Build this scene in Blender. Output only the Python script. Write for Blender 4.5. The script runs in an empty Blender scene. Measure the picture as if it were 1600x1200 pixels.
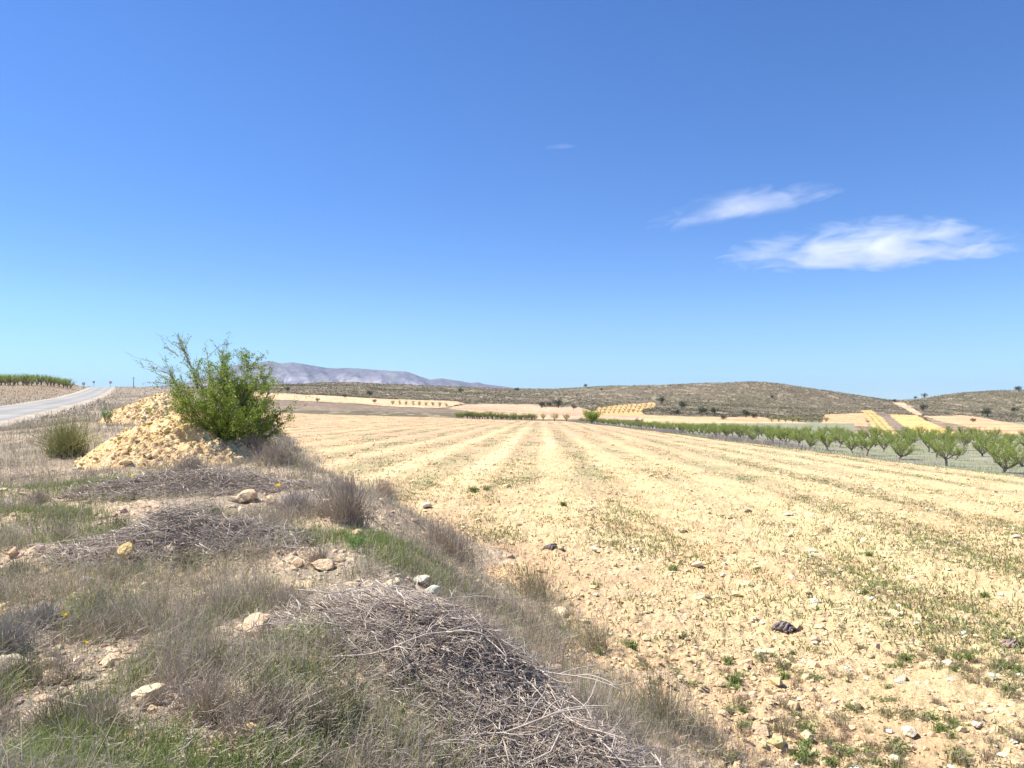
import bpy, math, random
import numpy as np
from mathutils import Vector, Matrix

random.seed(7)
RNG = np.random.default_rng(7)
S = bpy.context.scene
COL = S.collection

# ------------------------------------------------------------------ camera, world, sun, exposure
EYE, HZ, F = 1.6, 628.0, 1200.0            # eye height, true horizon row and focal length in photo pixels
cam_d = bpy.data.cameras.new('camera')
cam = bpy.data.objects.new('camera', cam_d); COL.objects.link(cam)
cam.location = (0, 0, EYE)
cam.rotation_euler = (math.radians(90) + math.atan((HZ - 600) / F), 0, 0)
cam_d.sensor_width = 36; cam_d.lens = 27
cam_d.clip_start = 0.05; cam_d.clip_end = 60000
S.camera = cam

SUN_AZ, SUN_EL = math.radians(-78), math.radians(54)   # azimuth clockwise from +Y
w = bpy.data.worlds.new('World'); S.world = w; w.use_nodes = True
nt = w.node_tree; nt.nodes.clear()
o_ = nt.nodes.new('ShaderNodeOutputWorld'); bg = nt.nodes.new('ShaderNodeBackground')
sky = nt.nodes.new('ShaderNodeTexSky'); sky.sky_type = 'NISHITA'; sky.sun_disc = False
sky.sun_elevation = SUN_EL; sky.sun_rotation = SUN_AZ
sky.altitude = 700; sky.air_density = 1.0; sky.dust_density = 0.0; sky.ozone_density = 2.0
hs = nt.nodes.new('ShaderNodeHueSaturation'); hs.inputs['Saturation'].default_value = 1.22
hs.inputs['Hue'].default_value = 0.511
bg.inputs['Strength'].default_value = 0.082
# the Nishita horizon is paler than the dry clear air of this day: thin it a little towards the horizon
tcw = nt.nodes.new('ShaderNodeTexCoord'); sx = nt.nodes.new('ShaderNodeSeparateXYZ'); nt.links.new(tcw.outputs['Generated'], sx.inputs[0])
cr = nt.nodes.new('ShaderNodeValToRGB'); nt.links.new(sx.outputs['Z'], cr.inputs[0]); cr.color_ramp.interpolation = 'EASE'
e = cr.color_ramp.elements; e[0].position = 0.0; e[0].color = (.46, .64, .84, 1); e[1].position = .42; e[1].color = (.80, .94, 1.04, 1)
ee = e.new(.13); ee.color = (.68, .83, 1.0, 1)
ml = nt.nodes.new('ShaderNodeMix'); ml.data_type = 'RGBA'; ml.blend_type = 'MULTIPLY'; ml.inputs['Factor'].default_value = 1
nt.links.new(hs.outputs[0], ml.inputs['A']); nt.links.new(cr.outputs[0], ml.inputs['B'])
nt.links.new(sky.outputs[0], hs.inputs['Color']); nt.links.new(ml.outputs['Result'], bg.inputs['Color'])
nt.links.new(bg.outputs[0], o_.inputs[0])

sl = bpy.data.lights.new('sun', 'SUN'); sl.energy = 5.0; sl.angle = math.radians(0.5); sl.color = (1.0, 0.95, 0.86)
so = bpy.data.objects.new('sun', sl); COL.objects.link(so)
sd = Vector((math.sin(SUN_AZ) * math.cos(SUN_EL), math.cos(SUN_AZ) * math.cos(SUN_EL), math.sin(SUN_EL)))
so.rotation_euler = sd.to_track_quat('Z', 'Y').to_euler(); so.location = (0, 0, 60)
S.view_settings.view_transform = 'Standard'; S.view_settings.look = 'None'
S.view_settings.gamma = 1.0; S.view_settings.use_curve_mapping = False
S.view_settings.exposure = 1.02
cy = S.cycles
cy.max_bounces = 6; cy.diffuse_bounces = 3; cy.glossy_bounces = 1; cy.transmission_bounces = 3
cy.volume_bounces = 6; cy.transparent_max_bounces = 8; cy.use_denoising = True

# ------------------------------------------------------------------ numeric helpers
def sstep(a, b, x):
    t = np.clip((np.asarray(x, float) - a) / (b - a), 0, 1); return t * t * (3 - 2 * t)

def _hash(ix, iy, seed):
    h = (ix.astype(np.int64) * 374761393 + iy.astype(np.int64) * 668265263 + seed * 974634777) & 0xFFFFFFFF
    h = ((h ^ (h >> 13)) * 1274126177) & 0xFFFFFFFF
    return ((h ^ (h >> 16)) & 0xFFFF) / 65535.0

def vnoise(x, y, seed=0):
    ix = np.floor(x); iy = np.floor(y); fx = x - ix; fy = y - iy
    fx = fx * fx * (3 - 2 * fx); fy = fy * fy * (3 - 2 * fy)
    a = _hash(ix, iy, seed); b = _hash(ix + 1, iy, seed); c = _hash(ix, iy + 1, seed); d = _hash(ix + 1, iy + 1, seed)
    return (a * (1 - fx) + b * fx) * (1 - fy) + (c * (1 - fx) + d * fx) * fy * 1.0

def fbm(x, y, seed=0, octv=4, gain=0.5):
    x = np.asarray(x, float); y = np.asarray(y, float)
    s = 0; a = 1; t = 0
    for k in range(octv):
        c, sn = math.cos(k * 1.3), math.sin(k * 1.3)
        s = s + a * vnoise((x * c - y * sn) * 2 ** k + 17.3 * k, (x * sn + y * c) * 2 ** k + 9.1 * k, seed + k)
        t += a; a *= gain
    return s / t

def cells(x, y, seed=0):
    """distance to the nearest jittered point (clod like lumps)"""
    ix = np.floor(x); iy = np.floor(y); best = np.full(np.shape(x), 9.0)
    for dx in (-1, 0, 1):
        for dy in (-1, 0, 1):
            jx = ix + dx + _hash(ix + dx, iy + dy, seed); jy = iy + dy + _hash(ix + dx, iy + dy, seed + 5)
            best = np.minimum(best, (x - jx) ** 2 + (y - jy) ** 2)
    return np.sqrt(best)

# ------------------------------------------------------------------ terrain
XB_Y = np.array([-60, 0, 3.2, 4.8, 6.5, 8.7, 11.8, 18, 27, 48, 100, 250, 400.]); XB_X = np.array([1.1, 1.1, 1.2, 1.2, 1.0, .5, -.5, -3.4, -6.8, -13.5, -34, -88, -142.])
RD_Y = np.array([-60, 0, 14, 32.9, 69, 105, 141, 195, 250, 300, 400.]); RD_X = np.array([-11, -10, -15, -24.3, -41.8, -59.4, -77.0, -104, -133, -165, -240.])
def Xb(Y): return np.interp(Y, XB_Y, XB_X)
def Xc(Y): return np.interp(Y, RD_Y, RD_X)
def road_s(X, Y): return -(X - Xc(Y)) * 0.9
ZR_Y = np.array([-60, 0, 34, 69, 105, 141, 170, 195, 215, 250, 300, 400.]); ZR_Z = np.array([-1.5, -1.52, -1.47, -1.44, -1.25, -.7, -.1, .45, .5, .1, -1.2, -4.])
TILT = 20 / F
def Eo(Y): return np.interp(Y, [0, 40, 150, 262], [21.3, 22.2, 22.4, 18.2])
def field_rel(X, Y): return -(2.2 + .031 * Y + .03 * np.clip(X, -120, 31))

TX = np.array([-900, 0, 150, 240, 330, 450, 540, 650, 750, 850, 1000, 1200, 1300, 1400, 1500, 1600, 2500.])
TY = np.array([220, 262, 350, 450, 600, 790, 900, 1500, 4000, 20000.])
TT = [None, None,
 [610, 610, 610, 611, 625, 630, 632, 634, 640, 645, 651, 658, 663, 669, 672, 674, 680],
 [614, 614, 614, 614, 615, 617, 622, 626, 631, 636, 641, 649, 652, 656, 660, 664, 668],
 [618, 618, 618, 617, 608, 607, 608, 613, 618, 623, 626, 634, 639, 642, 644, 648, 650],
 [618, 618, 618, 616, 603, 600, 597, 603, 606.5, 608.5, 602, 596.5, 612, 628, 612, 609, 600],
 [619, 619, 619, 617, 606, 603, 600, 606, 609, 611, 605, 600, 617, 632, 616, 612, 606],
 [629] * 17, [629] * 17, [629] * 17]
u_c = (TX - 800) / F
for k in (0, 1):
    Yk = TY[k]; f = field_rel(u_c * Yk, Yk)
    v = np.interp(Yk, ZR_Y, ZR_Z) + 0 * f
    zz = np.where(TX <= 250, v, f)
    TT[k] = list(608 - zz * F / Yk)
TT = np.array(TT, float)
# dense lookup, smoothed across u
UG = np.linspace(-1.4, 1.4, 561)
rows = []
for r in TT:
    a = np.interp(UG, u_c, r)
    ker = np.hanning(25); ker /= ker.sum()
    a = np.convolve(np.pad(a, 12, mode='edge'), ker, mode='valid')
    rows.append(a)
ZT = np.array(rows)                                  # image rows; to relative heights
ZT = -(ZT - 608) / F * TY[:, None]
LY = np.log(TY)
LG = np.linspace(LY[0], LY[-1], 900)
tab = np.empty((900, 561))
h = np.diff(TY)[:, None]; d = np.diff(ZT, axis=0) / h         # monotone cubic along Y
m = np.zeros_like(ZT); m[0] = d[0]; m[-1] = d[-1]
pos = (d[:-1] * d[1:]) > 0
m[1:-1] = np.where(pos, 2 * d[:-1] * d[1:] / np.where(pos, d[:-1] + d[1:], 1), 0)
YG = np.exp(LG); idx = np.clip(np.searchsorted(TY, YG) - 1, 0, len(TY) - 2)
t = ((YG - TY[idx]) / (TY[idx + 1] - TY[idx]))[:, None]; hh = (TY[idx + 1] - TY[idx])[:, None]
tab = ((2 * t**3 - 3 * t**2 + 1) * ZT[idx] + (t**3 - 2 * t**2 + t) * hh * m[idx] + (-2 * t**3 + 3 * t**2) * ZT[idx + 1] + (t**3 - t**2) * hh * m[idx + 1])

def far_rel(X, Y):
    Yc_ = np.clip(Y, 220, 19999); u = np.clip(X / Yc_, -1.399, 1.399)
    fi = (np.log(Yc_) - LG[0]) / (LG[1] - LG[0]); fj = (u + 1.4) / (UG[1] - UG[0])
    i = np.clip(fi.astype(int), 0, 898); j = np.clip(fj.astype(int), 0, 559); a = fi - i; b = fj - j
    return (tab[i, j] * (1 - a) + tab[i + 1, j] * a) * (1 - b) + (tab[i, j + 1] * (1 - a) + tab[i + 1, j + 1] * a) * b

HEAPS = []      # (x, y, rx, ry, height, rot) brush heaps, filled below
def verge_w(X, Y):
    """0 on the verge, 1 in the field"""
    b = X - Xb(Y); n = (fbm(X * .5, Y * .5, 31, 2) - .5) * 1.6 + (fbm(X * 1.7, Y * 1.7, 32, 2) - .5) * .9
    wd = .5 + .02 * np.clip(Y, 0, 60)
    return sstep(-wd, wd, b + n)

def verge_h(X, Y):
    """height blend: the bank falls over about two metres down to the field edge"""
    b = X - Xb(Y); n = (fbm(X * .5, Y * .5, 31, 2) - .5) * 1.0
    return sstep(-2.2 - .03 * np.clip(Y, 0, 60), .15, b + n)

def H(X, Y, detail=True):
    X = np.asarray(X, float); Y = np.asarray(Y, float)
    s = road_s(X, Y); offr = sstep(3.0, 5.5, np.abs(s))
    ver = np.interp(Y, ZR_Y, ZR_Z) + 1.45 * sstep(3.2, 11, s) * sstep(45, 105, Y)
    ver = ver + offr * ((fbm(X * .35, Y * .35, 3, 3) - .5) * .38 * sstep(220, 60, Y) + (fbm(X * .05, Y * .05, 9, 2) - .5) * .5 * sstep(20, 60, Y))
    ver = ver + .55 * np.exp(-(((X + 11) / 4.5) ** 2 + ((Y - 24) / 5) ** 2))
    # bank along the field: slightly raised lip
    b = X - Xb(Y)
    ver = ver + .10 * np.exp(-((b + 2.6) / 1.1) ** 2) * sstep(40, 15, Y)
    fld = field_rel(X, Y)
    orch = X > Eo(Y)
    if detail:
        r = (X - .04 * Y) / 2.8
        fld = fld + np.where(orch, 0, .035 * np.cos(2 * np.pi * (r - .18)) * sstep(260, 200, Y)) + (fbm(X * .3, Y * .3, 77, 2) - .5) * .14
        nf = sstep(60, 20, Y)
        cl = 1 - cells(X * 7, Y * 7, 40); cl2 = 1 - cells(X * 15, Y * 15, 41); cl3 = 1 - cells(X * 2.6, Y * 2.6, 42)
        patch = sstep(.35, .65, fbm(X * .8, Y * .8, 50, 2))
        lum = .055 * cl ** 2 * (.35 + .65 * patch) + .022 * cl2 + .05 * cl3 ** 2 + .03 * fbm(X * 4, Y * 4, 43, 4)
        fld = fld + lum * (.25 + .75 * nf) * np.where(orch, .4, 1)
        ver = ver + offr * (.07 * fbm(X * 2.5, Y * 2.5, 60, 4) + .05 * cl ** 2 * sstep(.45, .6, fbm(X * .9, Y * .9, 61, 2))) * sstep(150, 60, Y)
    ww = verge_h(X, Y)
    mid = ver * (1 - ww) + fld * ww
    for (hx, hy, rx, ry, hh_, rot) in HEAPS:
        c_, s_ = math.cos(rot), math.sin(rot)
        a_ = ((X - hx) * c_ + (Y - hy) * s_) / rx; b_ = (-(X - hx) * s_ + (Y - hy) * c_) / ry
        mid = mid + hh_ * np.exp(-1.6 * (a_ ** 2 + b_ ** 2))
    fr = far_rel(X, Y) + (fbm(X * .02, Y * .02, 70, 4) - .5) * 3.0 * sstep(300, 520, Y)
    k = sstep(215, 262, Y)
    z = mid * (1 - k) + fr * k
    # behind the camera: level
    back = sstep(-2, -40, Y); z = z * (1 - back) + (-1.8) * back
    return z + EYE + TILT * np.maximum(Y, 0)

def proj(X, Y, Z):
    Y = np.maximum(Y, .01); return 800 + F * X / Y, HZ - F * (Z - EYE) / Y

def pick(px, py, ymin=1.5, ymax=1500):
    """world point on the ground seen at photo pixel (px, py)"""
    ys = np.exp(np.linspace(math.log(ymin), math.log(ymax), 3000)); xs = (px - 800) / F * ys
    zr = EYE - (py - HZ) / F * ys; g = H(xs, ys)
    hit = np.nonzero(zr < g)[0]; i = hit[0] if len(hit) else int(np.argmin(np.abs(zr - g)))
    return float(xs[i]), float(ys[i]), float(g[i])

# brush heaps: pixel centre -> position on the smooth verge
for (px, Y0, rx, ry, hgt, rot) in [(285, 6.8, .92, .52, .24, .2), (310, 10.4, 1.35, .55, .15, .25), (715, 4.4, .84, .6, .12, -.35), (1050, 3.45, 1.1, .64, .22, -.72)]:
    HEAPS.append(((px - 800) / F * Y0, Y0, rx, ry, hgt, rot))

# ------------------------------------------------------------------ mesh + material helpers
def mesh_from(name, V, faces, mat, colr=None, smooth=False):
    """faces: list of (M,K) int arrays; colr: (N,3) per vertex"""
    me = bpy.data.meshes.new(name)
    V = np.ascontiguousarray(V, np.float32)
    me.vertices.add(len(V)); me.vertices.foreach_set('co', V.ravel())
    faces = [np.asarray(f, np.int32) for f in faces if len(f)]
    lv = np.concatenate([f.ravel() for f in faces]); tot = np.concatenate([np.full(len(f), f.shape[1], np.int32) for f in faces])
    me.loops.add(len(lv)); me.loops.foreach_set('vertex_index', lv)
    me.polygons.add(len(tot)); me.polygons.foreach_set('loop_start', np.concatenate([[0], np.cumsum(tot)[:-1]]).astype(np.int32))
    me.polygons.foreach_set('loop_total', tot)
    if colr is not None:
        a = me.color_attributes.new('col', 'FLOAT_COLOR', 'POINT')
        c = np.ones((len(V), 4), np.float32); c[:, :3] = colr; a.data.foreach_set('color', c.ravel())
    me.polygons.foreach_set('use_smooth', np.full(len(tot), smooth))
    me.update(calc_edges=True)
    for mm in (mat if isinstance(mat, (list, tuple)) else [mat]): me.materials.append(mm)
    return me

def link(name, me, parent=None, loc=None, **props):
    o = bpy.data.objects.new(name, me); COL.objects.link(o)
    if parent is not None: o.parent = parent
    if loc is not None: o.location = loc
    for k, v in props.items(): o[k] = v
    return o

def mat_attr(name, rough=.95, transl=0., noise=None, bump=None, spec=.15, mul=1.0):
    """colour from the mesh's 'col' attribute, with fine procedural variation"""
    m = bpy.data.materials.new(name); m.use_nodes = True; n = m.node_tree; n.nodes.clear(); L = n.links.new
    out = n.nodes.new('ShaderNodeOutputMaterial'); p = n.nodes.new('ShaderNodeBsdfPrincipled')
    p.inputs['Roughness'].default_value = rough; p.inputs['Specular IOR Level'].default_value = spec
    at = n.nodes.new('ShaderNodeAttribute'); at.attribute_name = 'col'; c = at.outputs['Color']
    geo = n.nodes.new('ShaderNodeNewGeometry')
    if noise:
        for (sc, lo, hi, det) in noise:
            nz = n.nodes.new('ShaderNodeTexNoise'); nz.inputs['Scale'].default_value = sc; nz.inputs['Detail'].default_value = det
            L(geo.outputs['Position'], nz.inputs['Vector'])
            mr = n.nodes.new('ShaderNodeMapRange'); mr.inputs['From Min'].default_value = .3; mr.inputs['From Max'].default_value = .7
            mr.inputs['To Min'].default_value = lo; mr.inputs['To Max'].default_value = hi
            L(nz.outputs['Fac'], mr.inputs['Value'])
            mx = n.nodes.new('ShaderNodeVectorMath'); mx.operation = 'SCALE'; L(c, mx.inputs[0]); L(mr.outputs[0], mx.inputs['Scale']); c = mx.outputs[0]
    L(c, p.inputs['Base Color'])
    if bump:
        hsum = None
        for (sc, st, det) in bump:
            nz = n.nodes.new('ShaderNodeTexNoise'); nz.inputs['Scale'].default_value = sc; nz.inputs['Detail'].default_value = det
            nz.inputs['Roughness'].default_value = .65
            L(geo.outputs['Position'], nz.inputs['Vector'])
            b = n.nodes.new('ShaderNodeBump'); b.inputs['Strength'].default_value = 1; b.inputs['Distance'].default_value = st
            L(nz.outputs['Fac'], b.inputs['Height'])
            if hsum is not None: L(hsum, b.inputs['Normal'])
            hsum = b.outputs[0]
        L(hsum, p.inputs['Normal'])
    sh = p.outputs[0]
    if transl:
        tr = n.nodes.new('ShaderNodeBsdfTranslucent'); L(c, tr.inputs['Color']); mix = n.nodes.new('ShaderNodeMixShader'); mix.inputs[0].default_value = transl
        L(sh, mix.inputs[1]); L(tr.outputs[0], mix.inputs[2]); sh = mix.outputs[0]
    L(sh, out.inputs['Surface'])
    return m

M_field = mat_attr('ploughed_soil', noise=[(9, .88, 1.1, 6), (60, .85, 1.12, 4)], bump=[(22, .05, 8)])
M_verge = mat_attr('verge_soil', noise=[(3, .85, 1.12, 6), (40, .8, 1.15, 5)], bump=[(18, .06, 8)])
M_orch = mat_attr('orchard_soil', noise=[(.8, .8, 1.15, 8)], bump=[(3, .1, 6)])
M_hill = mat_attr('hill_scrub_soil', noise=[(.05, .85, 1.15, 8), (.5, .6, 1.35, 4)], bump=[(.25, 1.2, 6)])
M_road = mat_attr('worn_asphalt', rough=.8, noise=[(.35, .78, 1.12, 9), (14, .88, 1.1, 6)], bump=[(60, .01, 4)])
M_mount = mat_attr('mountain_rock', noise=[(.002, .75, 1.3, 9), (.012, .8, 1.2, 4)], bump=[(.004, 60, 6)])
M_grass = mat_attr('grass_blade', transl=.25)
M_leaf = mat_attr('leaf', rough=.6, transl=.35, spec=.3)
M_bark = mat_attr('bark', noise=[(40, .75, 1.2, 5)], bump=[(60, .01, 4)])
M_stick = mat_attr('dry_prunings', rough=.85, noise=[(30, .8, 1.2, 4)])
M_rock = mat_attr('rock', noise=[(14, .85, 1.12, 7)], bump=[(25, .03, 8)])

# ------------------------------------------------------------------ the ground sheet, cut into its zones
az_front = np.linspace(-40, 40, 1120)
az_back = np.concatenate([np.linspace(41, 90, 50), np.linspace(94, 266, 44), np.linspace(270, 319, 50)])
az = np.radians(np.concatenate([az_front, az_back]))
rr = [0.35]
while rr[-1] < 16000:
    r0 = rr[-1]
    k = .03 if r0 < 2.2 else (.0062 if r0 < 900 else .05)
    rr.append(r0 * (1 + k))
rr = np.array(rr)
R_, A_ = np.meshgrid(rr, az, indexing='ij')
GX = (R_ * np.sin(A_)).ravel(); GY = (R_ * np.cos(A_)).ravel()
GX = np.concatenate([[0.], GX]); GY = np.concatenate([[0.], GY])
GZ = H(GX, GY)
nR, nA = R_.shape
PX, PY = proj(GX, GY, GZ)

def inpoly(px, py, poly):
    ins = np.zeros(px.shape, bool); n = len(poly); j = n - 1
    for i in range(n):
        xi, yi = poly[i]; xj, yj = poly[j]
        c = ((yi > py) != (yj > py)) & (px < (xj - xi) * (py - yi) / ((yj - yi) or 1e-9) + xi)
        ins ^= c; j = i
    return ins

def mixc(c, col, a):
    a = np.asarray(a, float)[:, None]; return c * (1 - a) + np.array(col)[None] * a

s_ = road_s(GX, GY); W = verge_w(GX, GY); bX = GX - Xb(GY)
n1 = fbm(GX * .6, GY * .6, 100, 4); n2 = fbm(GX * .12, GY * .12, 101, 4); n3 = fbm(GX * 3, GY * 3, 102, 3)
# field soil
cf = np.tile(np.array([[.62, .475, .27]]), (len(GX), 1))
cf = mixc(cf, (.55, .35, .20), sstep(.48, .72, n1) * .6)
cf = mixc(cf, (.72, .585, .37), sstep(.5, .8, n3) * .5)
cf = cf * (1 - .10 * sstep(15, 80, GY))[:, None]
cf = mixc(cf, (.56, .35, .225), sstep(12, 80, GY) * (.30 + .75 * sstep(.35, .65, fbm((GX - .04 * GY) * .25, GY * .045, 116, 4))))
cf = mixc(cf, (.40, .27, .18), sstep(50, 120, GY) * sstep(.52, .66, fbm((GX - .04 * GY) * .5, GY * .06, 117, 5, .65)) * .65)
cf = mixc(cf, (.56, .38, .25), sstep(4, 0, bX) * .6)
r_ = (GX - .04 * GY) / 2.8
stripe = .5 + .5 * np.cos(2 * np.pi * (r_ - .18)); wn = fbm(GX * .5, GY * .12, 110, 4)
weedy = sstep(.1, .55, (1 - stripe) * 1.1 - .35 + (wn - .5) * 2.2) * sstep(9, 34, GY)
lane = sstep(.35, .62, fbm((GX - .04 * GY) * .16, GY * .03, 118, 3)) * (.25 + .75 * sstep(9, 4, np.abs(GX - .04 * GY + 1)))
cf = mixc(cf, (.68, .555, .355), sstep(.62, .95, stripe + (wn - .5) * .9 + (n1 - .5) * .5) * sstep(7, 20, GY) * sstep(130, 50, GY) * lane * .6)
cf = mixc(cf, (.36, .31, .20), weedy * .62)
cf = mixc(cf, (.30, .31, .16), sstep(.6, .72, fbm(GX * .8, GY * .25, 115, 4)) * weedy * .7)
ph_ = np.abs(((r_ - .18 + .5) % 1.0) - .5)             # 0 in the middle of a pale lane
cf = mixc(cf, (.40, .30, .18), np.exp(-((ph_ - .30 - .05 * (wn - .5)) / .045) ** 2) * sstep(10, 26, GY) * sstep(.3, .55, fbm(GX * .3, GY * .15, 119, 3)) * .6)
cf = cf * np.array([[1.0, .985, .925]])
# verge soil
cv = np.tile(np.array([[.43, .345, .25]]), (len(GX), 1))
cv = mixc(cv, (.64, .49, .33), sstep(.5, .62, fbm(GX * .9, GY * .9, 61, 2)))
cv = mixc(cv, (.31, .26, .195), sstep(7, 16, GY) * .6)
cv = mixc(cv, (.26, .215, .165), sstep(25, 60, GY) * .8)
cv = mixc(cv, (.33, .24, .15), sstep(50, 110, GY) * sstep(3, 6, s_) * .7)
cv = mixc(cv, (.42, .36, .28), sstep(3.6, 2.8, np.abs(s_)))
# orchard floor
co = np.tile(np.array([[.26, .245, .18]]), (len(GX), 1))
co = mixc(co, (.19, .215, .10), sstep(.42, .62, fbm(GX * .3, GY * .8, 120, 3)) * .75)
e_ = GX - (Eo(GY)) + (n1 - .5) * 1.6
co = mixc(co, (.19, .23, .10), sstep(2.0, .5, e_) * .85)
# hills and far fields
ch = np.tile(np.array([[.15, .122, .078]]), (len(GX), 1))
hn = fbm(GX * .012, GY * .012, 130, 4); hn2 = fbm(GX * .22, GY * .09, 131, 5, .7)
ch = mixc(ch, (.13, .115, .065), sstep(.42, .62, hn) * .7)
ch = mixc(ch, (.36, .30, .20), sstep(.57, .64, hn2) * .6)
jx = PX + (fbm(GX * .08, GY * .08, 140, 3) - .5) * 5; jy = PY + (fbm(GX * .08, GY * .08, 141, 3) - .5) * 1.6
sal = [
 ([(300, 611), (432, 614.5), (525, 619), (612, 624), (712, 627), (727, 631), (690, 637), (625, 636), (550, 630), (450, 625), (300, 623)], (.66, .50, .31)),
 ([(300, 623), (450, 626), (550, 632), (625, 636.5), (700, 640), (745, 643.5), (700, 645), (650, 645), (550, 642), (300, 641)], (.25, .21, .155)),
 ([(700, 637), (727, 632), (760, 631), (842, 632), (848, 640), (836, 655), (745, 645)], (.56, .42, .28)),
 ([(838, 655), (848, 636), (905, 636), (932, 644), (1010, 649), (1010, 656)], (.60, .42, .28)),
 ([(925, 649), (935, 637), (975, 632), (1025, 629), (1022, 636), (1000, 642), (1010, 650)], (.66, .46, .22)),
 ([(1000, 648), (1060, 650), (1130, 652), (1183, 651), (1205, 655), (1285, 663), (1300, 674), (1150, 668), (1000, 660)], (.64, .47, .27)),
 ([(1288, 648), (1350, 645), (1356, 666), (1284, 663)], (.66, .44, .24)),
 ([(1284, 663), (1356, 666), (1360, 670), (1288, 668)], (.26, .19, .15)),
 ([(1288, 668), (1400, 670), (1400, 678), (1200, 678), (1200, 668)], (.36, .30, .22)),
 ([(1365, 643), (1389, 647), (1397, 655), (1411, 665), (1437, 679), (1437, 695), (1395, 695), (1397, 674)], (.27, .23, .17)),
 ([(1346, 641), (1362, 641), (1380, 655), (1400, 676), (1405, 695), (1367, 695), (1367, 672), (1351, 651)], (.70, .48, .20)),
 ([(1440, 650), (1500, 649), (1530, 652), (1560, 658), (1600, 664), (1700, 668), (1700, 700), (1580, 700), (1560, 680), (1500, 664), (1460, 656)], (.66, .44, .26)),
 ([(1443, 652), (1460, 656), (1500, 664), (1560, 680), (1575, 700), (1512, 700), (1491, 676), (1455, 660)], (.31, .255, .18)),
 ([(1389, 647), (1432, 649), (1442, 655), (1491, 676), (1512, 688), (1520, 700), (1440, 700), (1437, 679), (1411, 665), (1397, 655)], (.74, .52, .22)),
 ([(1392, 628), (1412, 629.5), (1442, 648), (1434, 650), (1406, 635)], (.60, .45, .3)),
]
farm = ((GY > 235) | ((GY > 112) & (PX > 1335))) & (PX > 250) & (PX < 1750)
fi = np.nonzero(farm)[0]
farfield = np.zeros(len(GX), bool)
for poly, colr in sal:
    k = inpoly(jx[fi], jy[fi], poly); ii = fi[k]
    ch[ii] = np.array(colr) * np.array([.88, .79, .76]) * (1 + (fbm(GX[ii] * .02, GY[ii] * .35, 151, 3)[:, None] - .5) * .7) * (1 + (fbm(GX[ii] * .05, GY[ii] * .2, 150, 3)[:, None] - .5) * .35); farfield[ii] = True
# two vine rows on the bright plot
for q in (0, 1):
    poly = [(1351 + 7 * q, 643), (1353 + 7 * q, 643), (1366 + 9 * q, 657), (1383 + 10 * q, 676), (1386 + 10 * q, 690), (1381 + 10 * q, 690), (1378 + 10 * q, 676), (1363 + 9 * q, 657)]
    k = inpoly(jx[fi], jy[fi], poly); ch[fi[k]] = (.24, .25, .10)

OE = np.where(GX > Eo(GY) + (n1 - .5) * 1.2, 1, 0)
zone = np.where(W > .5, 1, 0)                         # 0 verge, 1 field, 2 orchard floor, 3 hills, 4 far fields
zone = np.where((zone == 1) & (OE == 1), 2, zone)
far_edge = 258 + (fbm(GX * .05, GY * .05, 160, 2) - .5) * 6
zone = np.where((GY > far_edge), 3, zone); zone = np.where(((zone == 3) | (zone == 2)) & farfield & (GY > 112), 4, zone)
zone = np.where((GY < -5) & (zone != 1), 0, zone)
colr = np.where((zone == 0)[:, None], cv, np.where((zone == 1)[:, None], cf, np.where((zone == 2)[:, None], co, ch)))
colr = np.clip(colr, .01, .85)

i0 = (1 + np.arange(nR - 1)[:, None] * nA + np.arange(nA)[None]).ravel()
i1 = (1 + np.arange(nR - 1)[:, None] * nA + ((np.arange(nA) + 1) % nA)[None]).ravel()
Q = np.stack([i0, i0 + nA, i1 + nA, i1], 1)
T3 = np.stack([np.zeros(nA, int), 1 + np.arange(nA), 1 + (np.arange(nA) + 1) % nA], 1)
zq = zone[Q[:, 0]]
GV = np.stack([GX, GY, GZ], 1)
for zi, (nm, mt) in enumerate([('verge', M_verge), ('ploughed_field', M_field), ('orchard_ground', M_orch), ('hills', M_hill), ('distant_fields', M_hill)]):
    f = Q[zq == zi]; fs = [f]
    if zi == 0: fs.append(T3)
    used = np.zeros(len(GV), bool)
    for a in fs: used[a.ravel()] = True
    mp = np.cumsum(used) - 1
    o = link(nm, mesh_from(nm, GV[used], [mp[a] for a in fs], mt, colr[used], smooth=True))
    o['kind'] = 'structure'

# ------------------------------------------------------------------ road
ry = np.concatenate([np.arange(-40, 60, 1.5), np.arange(60, 290, 2.5)])
lat = np.array([-2.7, -2.1, -2.0, -1.1, 0, 1.1, 2.0, 2.1, 2.7])
dx = np.gradient(Xc(ry), ry)
ker = np.hanning(9); ker /= ker.sum()
cxs = np.convolve(np.pad(Xc(ry), 4, mode='edge'), ker, mode='valid')
VV = []; CC = []
for k, y in enumerate(ry):
    nx, ny = 1 / math.hypot(1, dx[k]), -dx[k] / math.hypot(1, dx[k])
    for q, l in enumerate(lat):
        wob = (random.random() - .5) * .18 if q in (0, len(lat) - 1) else 0
        X = cxs[k] + (l + wob) * nx; Y = y + (l + wob) * ny
        z = float(H(np.array([X]), np.array([Y]), False)[0]) + .05 + .03 * (1 - (l / 3.2) ** 2)
        if q in (0, len(lat) - 1): z -= .06
        VV.append((X, Y, z))
        edge = abs(l) > 2.05
        track = abs(abs(l) - 1.1) < .1
        CC.append((.40, .34, .26) if edge else ((.31, .30, .275) if track else (.25, .24, .225)))
nl = len(lat); k = np.arange(len(ry) - 1)[:, None] * nl + np.arange(nl - 1)[None]; k = k.ravel()
link('road', mesh_from('road', np.array(VV), [np.stack([k, k + 1, k + 1 + nl, k + nl], 1)], M_road, np.array(CC), True), kind='structure')

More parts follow.
